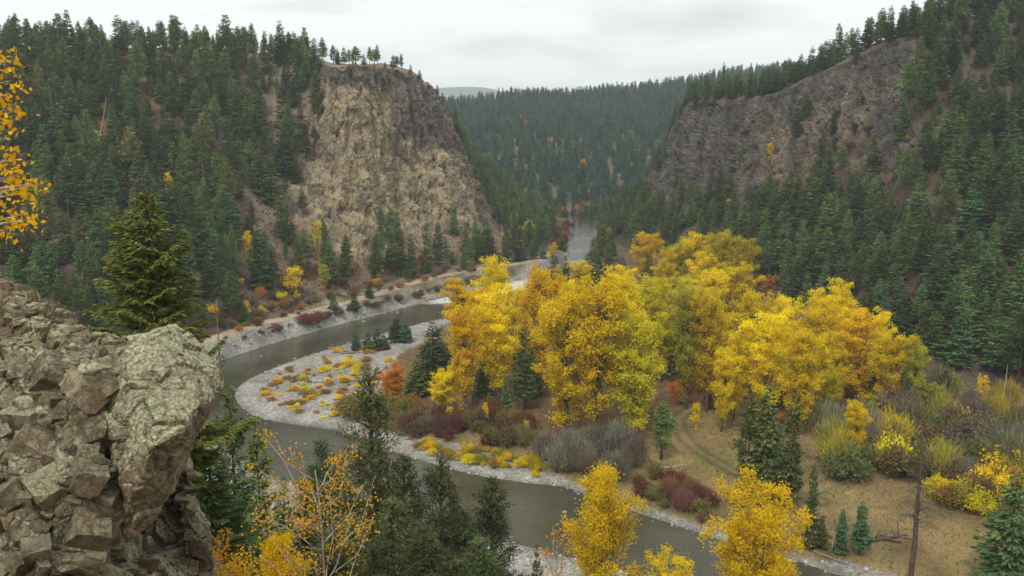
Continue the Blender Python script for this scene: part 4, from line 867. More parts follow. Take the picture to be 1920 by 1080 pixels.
# ------------------------------------------------------------------ foreground trees on the near slope
NFIR = [Proto('near_fir%d' % i, conifer(500 + i, 20, 3.0, .05, 240, 95, .46, .13, 'fir', fine=2), M_bark, M_needle, 20, 3.0) for i in range(2)]
NPINE = [Proto('near_pine%d' % i, conifer(520 + i, 20, 2.9, [.14, .2][i], 150, 140, .36, .07, 'pine', fine=2), M_bark, M_needle, 20, 2.9) for i in range(2)]
HERO = Proto('hero_fir', conifer(540, 8, 2.6, .04, 240, 300, .21, .06, 'fir', fine=2, wild=.26), M_bark, M_needle, 8, 2.6)
THIN = Proto('thin_fir', conifer(545, 18, 1.6, .18, 110, 60, .22, .05, 'fir', sparse=.4, fine=2), M_dead, M_needle, 18, 1.6)
def near_base(px, py, Y):
    q = P(px, py, Y); z = down(q[0], Y)[2]; return np.array([q[0], Y, z]), q[2] - z
for px, pt, Y, w, pr, rgb, lab in [
    (272, 358, 31, 330, HERO, (0.118, 0.125, 0.032), 'bushy bright green fir right behind the rock outcrop'),
    (405, 560, 38, 70, THIN, (0.074, 0.101, 0.041), 'thin sparse fir with bare top beside the rock outcrop'),
    (428, 715, 44, 150, NFIR[0], (0.092, 0.121, 0.043), 'ragged fir below the overhanging rock slab'),
    (478, 780, 50, 130, NFIR[1], MG, 'dark full fir between the rock outcrop and the pale birch'),
    (390, 840, 36, 170, NFIR[1], (0.092, 0.121, 0.043), 'low spreading fir tucked against the rock outcrop'),
    (530, 890, 58, 90, NFIR[0], DK, 'small dark fir behind the pale birch'),
    (692, 690, 58, 140, NPINE[0], (0.101, 0.115, 0.047), 'tallest pine on the near bank, top crossing the gravel bar'),
    (602, 826, 66, 110, NPINE[1], (0.074, 0.101, 0.047), 'rounded pine just behind the birch crown'),
    (642, 862, 70, 100, NFIR[1], MG, 'fir close beside the tallest pine'),
    (757, 856, 64, 120, NPINE[1], (0.088, 0.108, 0.047), 'pine between the tallest pine and its grey-green neighbour'),
    (826, 852, 60, 130, NPINE[0], (0.095, 0.115, 0.049), 'grey-green pine with open whorls before the river'),
    (922, 898, 64, 112, NPINE[1], (0.078, 0.115, 0.043), 'straight bright green pine, last before open water'),
    (735, 935, 52, 140, NPINE[0], (0.095, 0.115, 0.047), 'bushy pine under the tallest pine'),
    (872, 960, 62, 110, NPINE[1], (0.088, 0.115, 0.047), 'half-hidden pine between two taller open pines'),
    (660, 960, 50, 130, NFIR[0], MG, 'low fir at the foot of the tallest pine'),
    (795, 985, 50, 140, NPINE[0], (0.088, 0.108, 0.045), 'broad low pine in front of the pine row'),
    (570, 900, 60, 110, NPINE[0], (0.09, 0.11, 0.045), 'dense pine crowded behind the birch stems'),
    (705, 880, 68, 110, NFIR[1], (0.075, 0.105, 0.045), 'dark fir filling the gap behind the tallest pine'),
    (850, 900, 70, 110, NFIR[0], (0.08, 0.11, 0.045), 'green fir just behind the grey-green pine'),
    (620, 1000, 46, 130, NPINE[1], (0.09, 0.11, 0.045), 'low pine under the birch'),
    (900, 1010, 56, 130, NPINE[0], (0.09, 0.112, 0.045), 'low bushy pine beside the straight bright pine'),
    (1006, 1018, 60, 48, NFIR[0], (0.068, 0.088, 0.054), 'tiny fir by the pale gravel shore')]:
    b, h = near_base(px, pt, Y); w = w * (1.6 if 'near_pine' in pr.name else 1.1)
    plant(pr, 'fir_tree' if 'fir' in pr.name else 'pine_tree', b, h, w * Y / F_PX, rgb, lab, 'tree', 'conifers on the near bank')
# ---- yellow broadleaves in front
NC1 = Proto('near_cottonwood', broadleaf(601, 20, 3.2, .10, 60, 26000, .21, .95, .48, .36), M_cbark, M_leaf, 20, 3.3)
NC2 = Proto('near_clump', broadleaf(602, 20, 4.4, .10, 90, 30000, .21, 1.18, .46, .30, multi=6), M_cbark, M_leaf, 20, 4.9)
for px, pt, Y, w, pr, rgb, lab in [(1130, 872, 88, 140, NC1, (0.88, 0.67, .012), 'single bright yellow cottonwood on the near shore beside open water'),
                                    (1418, 918, 86, 235, NC2, (0.88, 0.655, .012), 'many-stemmed upright yellow cottonwood clump on the near shore'),
                                    (1250, 1052, 84, 150, NC2, YE, 'low yellow cottonwood tops between the two near-shore trees'),
                                    (515, 1000, 26, 100, NC1, (0.88, 0.65, .012), 'yellow leafy young tree beneath the pale birch')]:
    b, h = near_base(px, pt, Y); plant(pr, 'cottonwood_tree', b, h, w * Y / F_PX, rgb, lab, 'tree', 'broadleaf trees on the near bank')
def birch(name, px, pt, Y, w, leaves, ls, seed, rgb, lab, nl=22, sig=.16, up=.8, bark=M_pale, multi=1):
    b, h = near_base(px, pt, Y); R = w * Y / F_PX / 2
    pr = Proto('birch_%d' % seed, broadleaf(seed, h, R, .25, nl, leaves, ls, up, .5, sig, multi=multi, wood=.5), bark, M_leaf, h, R)
    plant(pr, name, b, h, R * 2, rgb, lab, 'tree', None, rot=0.6)
birch('birch_tree', 588, 850, 24, 250, 2600, .085, 611, (0.80, 0.46, .03), 'half-bare pale birch with orange leaves over the near pines', 26, .13, .75)
birch('birch_tree', 402, 978, 19, 90, 1100, .07, 613, (0.78, 0.40, .03), 'low orange birch sprigs at the foot of the rock outcrop', 14, .12, .9)
birch('birch_tree', 440, 1020, 21, 90, 1600, .07, 614, (0.80, 0.50, .03), 'dense low orange-yellow sapling beside the rock foot', 16, .14, .9)
birch('birch_tree', 1042, 985, 42, 90, 520, .14, 615, (0.78, 0.42, .04), 'thin wispy orange sapling before the pale near shore', 14, .2, 1.1)
# ---- aspen at the edge whose boughs hang into view
g = np.random.default_rng(77); Y0 = 9.5; tb = P(-95, 900, Y0); tb[2] = down(tb[0], Y0)[2]
tt = P(-60, 60, Y0); lst = [(np.array([tb - [0, 0, .6] + (tt - tb) * 0, tb + (tt - tb) * .5 + [.05, .1, 0], tt]), np.array([.11, .08, .03]))]; A, B = [], []
for (px, py) in [(35, 112), (25, 150), (18, 175), (30, 208), (22, 225), (30, 298), (42, 325), (60, 345), (40, 362), (62, 348), (50, 400), (30, 425), (55, 412), (10, 300), (12, 380), (15, 335), (20, 350), (8, 420), (5, 120), (5, 200)]:
    e = P(px, py, Y0 + g.uniform(-.4, .6)); s0 = tb + (tt - tb) * np.clip((e[2] - .35 - tb[2]) / (tt[2] - tb[2]), 0.1, .97); m_ = (s0 + e) / 2 + [0, 0, .12]
    lst.append((np.array([s0, m_, e]), np.array([.016, .010, .003]))); A.append(m_ * .35 + e * .65); B.append(e)
A, B = np.array(A), np.array(B); m = 460; bi = g.integers(0, len(A), m); x = g.random(m)[:, None] ** .8
cc_ = A[bi] * (1 - x) + B[bi] * x + g.normal(0, .085, (m, 3)); tv, tf = tubes(lst, 6)
V, Fq = blades(cc_, unit(g.normal(0, 1, (m, 3)) + [0, 0, -.6]), g.normal(0, 1, (m, 3)), .062 * g.uniform(.7, 1.3, m), .05 * g.uniform(.7, 1.2, m), g)
ae = link('aspen_tree', None, None, tuple(tb)); tag(ae, 'orange-yellow aspen whose leafy boughs hang over the rock outcrop', 'tree')
o = link('trunk', mesh_np('aspen_trunk', tv - tb, tf, [M_pale], {'tone': np.full(len(tv), .5)}, True), ae)
o = link('crown', mesh_np('aspen_crown', V - tb, [Fq], [M_leaf], {'tone': np.repeat(g.random(m), 4)}), ae); o.color = (0.86, 0.50, .015, 1)

# ------------------------------------------------------------------ shrubs
def sprinkle(polys_px, n, seed):
    g = np.random.default_rng(seed); poly = np.array(polys_px, float); lo, hi = poly.min(0), poly.max(0); out = []
    while len(out) < n:
        q = lo + (hi - lo) * g.random(2)
        if inpoly(q[None], poly)[0]: out.append(q)
    return sorted(out, key=lambda q: q[1])
def shrub_label(s, hp, rng, wv):
    t = (hp - rng[0]) / (rng[1] - rng[0]); a = 'taller' if t > .66 else 'smaller' if t < .33 else 'middling'; b = 'spreading' if wv > 1.13 else 'narrow' if wv < .97 else 'rounded'
    return '%s %s %s' % (a, b, s)
def shrubs(name, poly, n, seed, hpx, wk, kinds, cols, label, group, cat='shrub', wet=False):
    g = np.random.default_rng(seed)
    for q in sprinkle(poly, n, seed):
        p = hit(*q)
        if p is None or (p[2] < 0.03 and not wet): continue
        d = proj(p)[2]; h = g.uniform(*hpx) * d / F_PX; ci = g.integers(len(cols)); cn_, cv = cols[ci]
        pr = kinds[g.integers(len(kinds))]; jit = g.uniform(.85, 1.15, 3)
        wv = g.uniform(.8, 1.3); plant(pr, name, p - [0, 0, .05], h, h * wk * wv, tuple(np.clip(np.array(cv) * jit, 0, .9)), shrub_label(label % cn_, h * F_PX / d, hpx, wv), cat, group)
yl = ('golden yellow', GOL); ol = ('olive green', OLV); gy = ('grey', GRY); rd = ('dark red', RED); og = ('orange', ORG); br = ('rusty brown', (.20, .10, .05)); yb = ('bright yellow', YE); ygc = ('yellow-green', (.36, .30, .05))
shrubs('low_shrub', [(470, 740), (540, 690), (640, 655), (735, 660), (720, 700), (700, 770), (640, 790), (560, 775)], 130, 1, (4, 11), 2.4, SHR, [yl, yb, ('dull orange', (.55, .28, .04)), ('tawny', (.40, .27, .07))], 'low %s shrub growing on the gravel bar', 'low shrubs on the gravel bar')
shrubs('low_shrub', [(770, 825), (850, 836), (960, 852), (1030, 878), (1010, 895), (880, 870), (780, 845)], 46, 2, (8, 18), 1.9, SHR, [yl, yl, ygc], 'low %s shrub on the stony bank strip', 'low shrubs on the stony bank strip')
shrubs('bare_shrub', [(1005, 830), (1120, 830), (1215, 862), (1200, 900), (1120, 905), (1040, 890)], 26, 3, (26, 52), 1.1, BARE, [gy, gy, ('brown', (.2, .14, .1))], '%s leafless thicket shrub before the big yellow clump', 'leafless shrubs before the yellow clump')
shrubs('red_shrub', [(1185, 915), (1230, 892), (1300, 915), (1370, 965), (1330, 985), (1220, 950)], 24, 4, (18, 36), 1.25, SHR + BARE, [rd, rd, br, ('dull pink', (.28, .15, .10)), ol], '%s shrub massed along the river bank by the meadow', 'red shrubs along the river bank')
shrubs('undergrowth_shrub', [(700, 790), (800, 790), (1000, 790), (1010, 830), (960, 845), (850, 830), (740, 810)], 40, 5, (22, 42), 1.2, SHR + BARE, [br, rd, ol, ('brown', (.18, .12, .08))], '%s shrub at the grove edge above the stony bank', 'shrubs at the grove edge')
shrubs('olive_shrub', [(640, 775), (700, 755), (780, 780), (780, 815), (690, 800)], 12, 6, (26, 42), 1.5, SHR, [ol, ygc], '%s rounded shrub between gravel bar and grove', 'shrubs between gravel bar and grove')
TH = [ol, ol, ygc, ygc, gy, yl, ('greyish olive', (.22, .20, .12))]
shrubs('thicket_shrub', [(1540, 800), (1640, 800), (1760, 800), (1925, 850), (1925, 960), (1830, 950), (1700, 905), (1560, 900)], 78, 7, (44, 80), 1.15, SHR + SHR + BARE, TH, '%s shrub in the mixed thicket beside the meadow', 'shrubs in the thicket by the meadow')
shrubs('golden_shrub', [(1720, 920), (1850, 955), (1925, 975), (1900, 985), (1790, 960)], 12, 8, (36, 56), 1.2, SHR, [yl, yb, ygc], '%s bushy shrub fringing the meadow thicket', 'golden shrubs fringing the thicket')
shrubs('bare_shrub', [(1640, 760), (1740, 740), (1925, 770), (1925, 850), (1760, 800)], 18, 9, (34, 60), 1.1, BARE + SHR, [gy, ol, ygc, ('brown', (.20, .165, .10))], '%s leafless shrub at the foot of the dark slope', 'leafless shrubs at the dark slope foot')
shrubs('bank_shrub', [(400, 640), (520, 603), (640, 572), (760, 540), (860, 518), (980, 498), (980, 488), (850, 500), (700, 535), (560, 565), (420, 610)], 44, 10, (6, 15), 1.5, SHR + BARE + BARE, [('dull orange', (.40, .17, .04)), rd, ol, br, br, ol], '%s shrub beside the gravel track', 'shrubs beside the gravel track')
shrubs('bank_shrub', [(440, 640), (560, 606), (700, 570), (800, 545), (900, 522), (985, 505), (985, 512), (900, 534), (800, 556), (700, 580), (560, 612), (440, 648)], 54, 15, (5, 13), 1.8, SHR + BARE, [ol, br, ('brown', (.2, .14, .09)), rd, gy], '%s shrub on the bank between track and river', 'shrubs between track and river')
shrubs('hillside_shrub', [(390, 610), (500, 590), (640, 555), (800, 510), (800, 480), (600, 500), (420, 520)], 64, 11, (8, 22), 1.2, SHR + SMALL + BARE, [('dull orange', (.45, .20, .04)), br, br, rd, yl, ol, gy], '%s shrub scattered over the slope above the track', 'shrubs on the slope above the track')
shrubs('hillside_shrub', [(1280, 330), (1700, 250), (1900, 250), (1900, 640), (1700, 600), (1300, 420)], 80, 12, (6, 15), 1.3, SHR + SMALL, [('dull orange', (.45, .2, .04)), br, br, ('dull gold', (.42, .27, .04)), rd], '%s shrub showing between conifers on the dark slope', 'shrubs between conifers on the dark slope')
shrubs('grove_shrub', [(1150, 700), (1400, 700), (1720, 720), (1720, 800), (1500, 800), (1300, 765)], 46, 13, (20, 40), 1.3, SHR + BARE, [br, ol, gy, og], '%s undergrowth shrub beneath the yellow cottonwoods', 'undergrowth beneath the cottonwoods')
shrubs('bank_shrub', [(1040, 430), (1066, 418), (1064, 450), (1056, 482), (1035, 478)], 26, 16, (8, 18), 1.3, SHR + BARE, [rd, br, ol, ('dull orange', (.45, .2, .05))], '%s shrub on the upper river bank past the spur', 'shrubs on the upper river bank')
shrubs('bank_shrub', [(1116, 420), (1150, 410), (1150, 500), (1104, 500), (1114, 450)], 26, 17, (8, 20), 1.3, SHR + BARE, [br, ol, ol, ('dull orange', (.45, .2, .05))], '%s shrub on the upper river bank under the dark slope', 'shrubs on the upper river bank')
shrubs('red_shrub', [(555, 618), (600, 606), (605, 598), (560, 606)], 5, 14, (14, 20), 1.6, BARE, [rd], '%s bare shrub overhanging the river below the track', 'red shrubs below the track')
# small yellow trees that stand out on the slopes
for px, pb, pt, w, rgb, lab in [(553, 558, 503, 38, YE, 'bright yellow aspen beside a dark fir above the track'), (608, 545, 503, 26, YL, 'yellow-green aspen above the track'), (595, 470, 418, 24, YG, 'yellow-green aspen at the left foot of the cliff'), (463, 602, 566, 16, YO, 'small orange aspen next to a little round fir'), (470, 500, 440, 20, YO, 'orange aspen behind the tall dark fir'), (988, 470, 420, 36, YG, 'large yellow-green tree at the spur foot past the cliff'), (965, 440, 402, 18, YO, 'orange aspen on the spur past the cliff'), (975, 485, 452, 18, YE, 'small yellow tree by the end of the track'), (1036, 490, 458, 20, GOL, 'round golden tree by the end of the track'), (1305, 808, 758, 22, YE, 'little yellow sapling inside the track bend'), (1840, 755, 710, 26, YO, 'small orange tree between the white snags'), (180, 290, 250, 26, YG, 'yellow tree among firs high on the wooded hillside'), (345, 370, 315, 22, YG, 'dull yellow aspen in the middle of the wooded hillside'), (320, 385, 330, 20, YO, 'dull orange aspen in the middle of the wooded hillside'), (1095, 330, 300, 14, ORG, 'orange tree patch on the closing slope'), (1165, 270, 252, 14, YG, 'pale yellow tree on the closing slope'), (1182, 262, 245, 14, YL, 'pale yellow-green tree on the closing slope'), (985, 240, 226, 8, ORG, 'tiny orange tree near the closing slope crest'), (1035, 275, 258, 6, GOL, 'tiny golden tree on the closing slope'), (845, 800, 765, 18, YE, 'yellow sapling at the grove edge by red shrubs'), (912, 800, 760, 14, YO, 'orange sapling at the grove edge'), (985, 830, 790, 14, YE, 'little yellow sapling near the grey thicket'), (1085, 408, 385, 16, ORG, 'orange trees where the river vanishes upstream'), (1060, 405, 388, 12, YO, 'orange bush where the river vanishes upstream'), (1440, 560, 520, 30, ORG, 'rusty orange tree at the dark slope foot'), (1445, 300, 270, 16, YO, 'orange tree under the dark cliff'), (1365, 400, 375, 16, YO, 'yellow-orange tree low on the dark slope'), (1600, 395, 370, 12, YG, 'yellow sapling midway up the dark slope')]:
    p = hit(px, pb)
    if p is None: continue
    h, wm = size_at(px, pb, pt, w, p); plant(SMALL[px % 2], 'aspen_tree', p - [0, 0, .05], max(h, 1), wm, rgb, lab, 'tree', 'small autumn trees')

# ------------------------------------------------------------------ dead wood
def dead_tree(name, px, pb, pt, seed, nb, bl, mat_, lab, lean=(0, 0), cat='dead tree', top=.35, rad=.016):
    p = hit(px, pb)
    if pb > 1080: p = G(px, pb, 1.5); p[2] = down(p[0], p[1])[2]
    h, _ = size_at(px, pb, pt, 1, p); g = np.random.default_rng(seed); e = link(name, None, None, tuple(p)); tag(e, lab, cat, 'standing dead trees')
    e.rotation_euler = (lean[0], lean[1], 0); k_ = np.linspace(0, 1, 8); cur = np.cumsum(g.normal(0, .006, (8, 2)), 0) * h
    tp = np.stack([cur[:, 0], cur[:, 1], k_ * h], 1); tp[0, 2] = -.6; v, f = tube(tp, h * rad * (1.05 - k_ * .75), 7)[:2]
    link('trunk', mesh_np('snag_trunk', v, [f], [mat_], {}, True), e)
    L = []
    for i in range(nb):
        t = g.uniform(top, .99); a = g.uniform(0, 6.28); l_ = bl * h * (1.1 - t) * g.uniform(.4, 1.2) + .12; b = np.array([np.interp(t, k_, tp[:, j]) for j in range(3)]); dr = np.array([math.cos(a), math.sin(a), g.normal(.05, .3)])
        q = np.array([b, b + dr * l_ * .5 + [0, 0, .05 * l_], b + dr * l_ + [0, 0, -.18 * l_]]); L.append((q, np.array([.05, .034, .014])))
        for _ in range(2): o_ = q[1] + (q[2] - q[1]) * g.random(); L.append((np.array([o_, o_ + unit(g.normal(0, 1, 3) + dr) * l_ * .3]), np.array([.024, .010])))
    if L: v, f = tubes(L, 4); link('branches', mesh_np('snag_branches', v, f, [mat_], {}, True), e)
M_snag = bark_mat('snag_bark', (0.115, 0.09, 0.07))
dead_tree('dead_pine', 1706, 1088, 782, 1, 120, .20, M_snag, 'tall grey-brown dead pine with bare twigs standing in the meadow')
for i, (px, pb, pt) in enumerate([(1834, 772, 698), (1876, 778, 684), (1890, 776, 712), (1845, 760, 705)]):
    dead_tree('snag', px, pb, pt, 10 + i, 5, .08, M_pale, ['straight white branchless snag beside the small orange tree', 'tallest forked white snag at the dark slope foot', 'thin grey snag leaning by the tallest white snag', 'short grey snag behind the small orange tree'][i], (0, random.uniform(-.06, .06)))
for i, (px, pb, pt) in enumerate([(100, 262, 142), (110, 265, 170), (415, 265, 190), (406, 215, 150), (384, 410, 300), (458, 355, 280), (135, 470, 370), (305, 300, 200)]):
    dead_tree('snag', px, pb, pt, 30 + i, 8, .05, M_dead, 'bare pale snag standing among firs on the wooded hillside', rad=.008)
dead_tree('snag', 178, 290, 175, 50, 4, .05, M_pale, 'curved leaning pale snag on the wooded hillside', (0, .28), rad=.009)
for i, (px, pb, pt) in enumerate([(1310, 330, 270), (1630, 470, 395), (1250, 440, 395), (1345, 520, 455), (1440, 560, 490), (1785, 500, 430)]):
    dead_tree('dead_conifer', px, pb, pt, 60 + i, 90, .2, M_snag, 'grey dead conifer among green ones on the dark slope', top=.15)
def log(name, a, b, r, mat_, lab, stubs=3, seed=0, za=None):
    p, q = hit(*a), hit(*b); p = p + [0, 0, r * .6]; q = q + [0, 0, r * .6 + (za or 0)]; g = np.random.default_rng(seed); k_ = np.linspace(0, 1, 6)[:, None]
    pts = p * (1 - k_) + q * k_ + np.concatenate([[[0, 0, 0]], g.normal(0, r * .3, (4, 3)), [[0, 0, 0]]]); o0 = p * [1, 1, 1] - [0, 0, r * .6]
    L = [(pts - o0, r * np.linspace(1.1, .55, 6))]
    for i in range(stubs):
        c_ = pts[g.integers(1, 5)] - o0; L.append((np.array([c_, c_ + unit(g.normal(0, 1, 3) + [0, 0, 1.1]) * r * g.uniform(3, 7)]), np.array([r * .3, r * .08])))
    v, f = tubes(L, 7); o = link(name, mesh_np('log', v, f, [mat_], {}, True), None, tuple(o0)); tag(o, lab, 'log', 'driftwood and fallen logs')
for i, (a, b, r, m_, lab) in enumerate([((598, 650), (640, 660), .45, M_dead, 'thick grey drift log stranded on the gravel bar edge near the river'), ((620, 652), (662, 664), .35, M_snag, 'dark drift log lying across the stranded log by the river'), ((640, 664), (692, 660), .3, M_dead, 'short drift log before the young conifers'), ((526, 712), (556, 716), .22, M_dead, 'pale drift log at the outer middle of the gravel bar'), ((552, 714), (622, 722), .28, M_snag, 'long dark drift log among yellow shrubs on the gravel bar'), ((560, 706), (585, 716), .2, M_snag, 'short dark drift log touching the long one'), ((1238, 880), (1290, 872), .18, M_pale, 'pale broken log in the meadow above the red shrubs'), ((1515, 935), (1598, 900), .22, M_dead, 'grey fallen tree leaning over the meadow by pines'), ((1490, 960), (1560, 1010), .2, M_snag, 'dark fallen trunk near the near-shore clump'), ((1625, 1016), (1700, 1006), .35, M_snag, 'thick dark log of the brush pile in the meadow'), ((1640, 1010), (1690, 1018), .25, M_snag, 'second log crossing the brush pile'), ((1650, 1003), (1712, 1012), .2, M_dead, 'greyer log on top of the brush pile'), ((1500, 1025), (1590, 1060), .2, M_dead, 'grey log on the stony near shore'), ((1800, 790), (1890, 772), .25, M_snag, 'dark log beneath the white snags'), ((1850, 765), (1915, 745), .22, M_snag, 'fallen trunk on the rusty slope behind the snags'), ((510, 540), (553, 570), .3, M_dead, 'fallen grey log pointing down the slope above the track'), ((390, 455), (425, 470), .3, M_dead, 'fallen log high on the slope across the river'), ((598, 268), (628, 298), .35, M_snag, 'dark fallen log at the left edge of the cliff')]):
    log('log', a, b, r, m_, lab, 4, 70 + i)
for i, (px, py, h) in enumerate([(1558, 1040, 4.0), (1578, 1038, 3.6)]):
    p = hit(px, py); v, f = tubes([(np.array([[0, 0, -.3], [.15, 0, h * .5], [.5 + .3 * i, .1, h * .8], [1.3, .1, h]]), np.array([.09, .07, .05, .03]))], 6)
    o = link('dead_branch', mesh_np('dead_branch', v, f, [M_pale], {}, True), None, tuple(p)); tag(o, ['pale crooked dead branch stuck upright at the shore', 'second pale crooked branch, shorter and more bent'][i], 'branch')

# ------------------------------------------------------------------ stones
def stone_mesh(seed, n=14, box=(1, .8, .6), sub_=0):
    g = np.random.default_rng(seed); bm = bmesh.new()
    for _ in range(n): bm.verts.new(unit(g.normal(0, 1, 3)) * np.array(box) * g.uniform(.8, 1.0))
    r = bmesh.ops.convex_hull(bm, input=bm.verts); bmesh.ops.delete(bm, geom=list(set(r['geom_interior'] + r['geom_unused'])), context='VERTS')
    me = bpy.data.meshes.new('stone'); bm.to_mesh(me); bm.free()
    a = me.attributes.new('Col', 'FLOAT_COLOR', 'POINT'); a.data.foreach_set('color', np.tile([.30, .29, .27, 1], len(me.vertices)).astype(np.float32))
    me.attributes.new('lichen', 'FLOAT', 'POINT'); return me
BOUL = [stone_mesh(i, 22, (1, .8, .55)) for i in range(4)]
for me in BOUL: me.materials.append(M_stone)
for i, (px, py, r, lab) in enumerate([(626, 608, 1.5, None), (633, 606, .9, None), (682, 603, .8, None), (572, 832, .45, None), (497, 830, .4, None), (1058, 960, .5, 'single white boulder alone in the open water by the near shore'), (490, 668, .5, None), (720, 588, .6, None), (745, 586, .7, None), (800, 570, .6, None), (835, 562, .8, None), (870, 556, .9, None), (1000, 522, 1.0, None), (985, 524, .9, None), (650, 610, .6, None), (600, 618, .7, None), (540, 632, .6, None), (470, 655, .6, None), (520, 636, .5, None), (440, 664, .7, None), (860, 878, .5, None), (780, 858, .5, None), (645, 812, .5, None), (700, 836, .5, None), (1260, 985, .4, None), (1200, 962, .4, None)]):
    p = G(px, py, 0); p[2] = max(-.05, down(p[0], p[1])[2] - .1); o = link('boulder', BOUL[i % 4], None, tuple(p)); s_ = r * random.uniform(.8, 1.1); o.scale = (s_, s_, s_); o.rotation_euler = (0, 0, random.uniform(0, 6.28))
    tag(o, lab or ('large grey boulder at the water edge below the track' if i == 0 else 'grey boulder at the river edge'), 'boulder', None if (lab or i == 0) else 'boulders along the river edge')
# river stones on bars and shores: far too many to count
cand = (grav > .6) & (~fl_in | (dd < .8)) & (fp[:, 1] < 330); ci = np.where(cand)[0]; g = np.random.default_rng(88)
wgt = (fp[ci, 1] ** 2) * np.where(bar[ci] > 0, .6, 1.6); ci = g.choice(ci, 9000, p=wgt / wgt.sum()); base = np.concatenate([fp[ci], fz[ci, None]], 1) + np.concatenate([g.normal(0, .5, (9000, 2)), np.zeros((9000, 1))], 1)
ico = np.array([[1, 0, 0], [-1, 0, 0], [0, 1, 0], [0, -1, 0], [0, 0, 1], [0, 0, -1]], float); it = np.array([[0, 2, 4], [2, 1, 4], [1, 3, 4], [3, 0, 4], [2, 0, 5], [1, 2, 5], [3, 1, 5], [0, 3, 5]])
rs = g.lognormal(-1.75, .45, 9000); sv = ico[None] * (rs[:, None, None] * np.array([1.2, .95, .65])) * g.uniform(.75, 1.2, (9000, 6, 1)); a_ = g.uniform(0, 6.28, 9000); ca, sa = np.cos(a_)[:, None], np.sin(a_)[:, None]
sv = np.stack([sv[..., 0] * ca - sv[..., 1] * sa, sv[..., 0] * sa + sv[..., 1] * ca, sv[..., 2]], -1) + base[:, None]
sc_ = np.repeat(g.uniform(.20, .48, 9000)[:, None] * np.array([[1, .98, .93]]) * (1 + g.normal(0, .03, (9000, 3))), 6, 0)
tag(link('river_stones', mesh_np('river_stones', sv.reshape(-1, 3), [(it[None] + np.arange(9000)[:, None, None] * 6).reshape(-1, 3)], [M_stone], {'Col': sc_}, True)), 'pale grey cobbles strewn over gravel bars and shores', 'stones', None, 'stuff')
# dry grass of the meadow
M_cover, t_, out_ = mat('dry_grass'); at_ = N(t_, 'ShaderNodeAttribute', attribute_name='Col'); df_ = N(t_, 'ShaderNodeBsdfDiffuse'); t_.links.new(at_.outputs[0], df_.inputs[0]); tl_ = N(t_, 'ShaderNodeBsdfTranslucent'); t_.links.new(at_.outputs[0], tl_.inputs[0]); mx_ = N(t_, 'ShaderNodeMixShader'); mx_.inputs[0].default_value = .5
t_.links.new(df_.outputs[0], mx_.inputs[1]); t_.links.new(tl_.outputs[0], mx_.inputs[2]); t_.links.new(mx_.outputs[0], out_.inputs[0])
gm = (grav < .3) & (~fl_in) & (fdi < fdo) & (fp[:, 1] < 260) & (fdt > 1.6) & (np.abs(fp[:, 0]) < fp[:, 1] * .62); ci = np.where(gm)[0]; wgt = fp[ci, 1] ** 2; n_ = 45000; ci = g.choice(ci, n_, p=wgt / wgt.sum())
gb = np.concatenate([fp[ci], fz[ci, None]], 1) + np.concatenate([g.normal(0, .5, (n_, 2)), np.full((n_, 1), -.03)], 1)
V, Fq = blades(gb, unit(g.normal(0, .45, (n_, 3)) + [0, 0, 1]), g.normal(0, 1, (n_, 3)), g.uniform(.25, .75, n_), g.uniform(.08, .2, n_), g)
gcl = np.clip(c[ci] * g.uniform(.8, 1.9, (n_, 1)), 0, .6); tag(link('meadow_grass', mesh_np('meadow_grass', V, [Fq], [M_cover], {'Col': np.repeat(gcl, 4, 0)})), 'dry tawny grass of the riverside meadow', 'grass', None, 'stuff')
# low ground cover on the slopes
def cover(Gd, rock, n_, seed):
    g = np.random.default_rng(seed); v = Gd[3:-3, 8:-38].reshape(-1, 3); r = rock[3:-3, 8:-38].ravel(); ok = np.where(r < .3)[0]; ok = g.choice(ok, n_)
    b = v[ok] + g.normal(0, .4, (n_, 3)) * [1, 1, 0]; pal = np.array([(.20, .15, .10), (.22, .11, .05), (.15, .15, .06), (.28, .15, .05), (.17, .14, .10)]); zone = ((fbm(b, 14, 3, seed) + 1) * 2.5 + g.normal(0, .6, n_)).astype(int).clip(0, 4)
    b = np.repeat(b, 4, 0) + g.normal(0, .35, (n_ * 4, 3)) * [1, 1, .3]; m = len(b); V, Fq = blades(b - [0, 0, .15], unit(g.normal(0, .8, (m, 3)) + [0, 0, 1]), g.normal(0, 1, (m, 3)), g.uniform(.4, 1.1, m), g.uniform(.25, .6, m), g)
    return V, Fq, np.repeat(np.repeat(pal[zone], 4, 0) * g.uniform(.6, 1.4, (m, 1)), 4, 0)
nG = q3.reshape(len(nx), len(ny), 3)[40:150, 34:150]; vc_, fc_, cc2 = cover(np.pad(nG, ((3, 3), (8, 38), (0, 0)), mode='edge'), np.zeros((nG.shape[0] + 6, nG.shape[1] + 46)), 5000, 93)
va, fa, ca_ = cover(Lg2, Lrock, 7000, 91); vb, fb, cb_ = cover(Rg2, Rrock, 7000, 92)
tag(link('ground_cover', mesh_np('ground_cover', np.concatenate([va, vb, vc_]), [np.concatenate([fa, fb + len(va), fc_ + len(va) + len(vb)])], [M_cover], {'Col': np.concatenate([ca_, cb_, cc2])})), 'rusty and olive low ground cover over the valley slopes', 'ground cover', None, 'stuff')

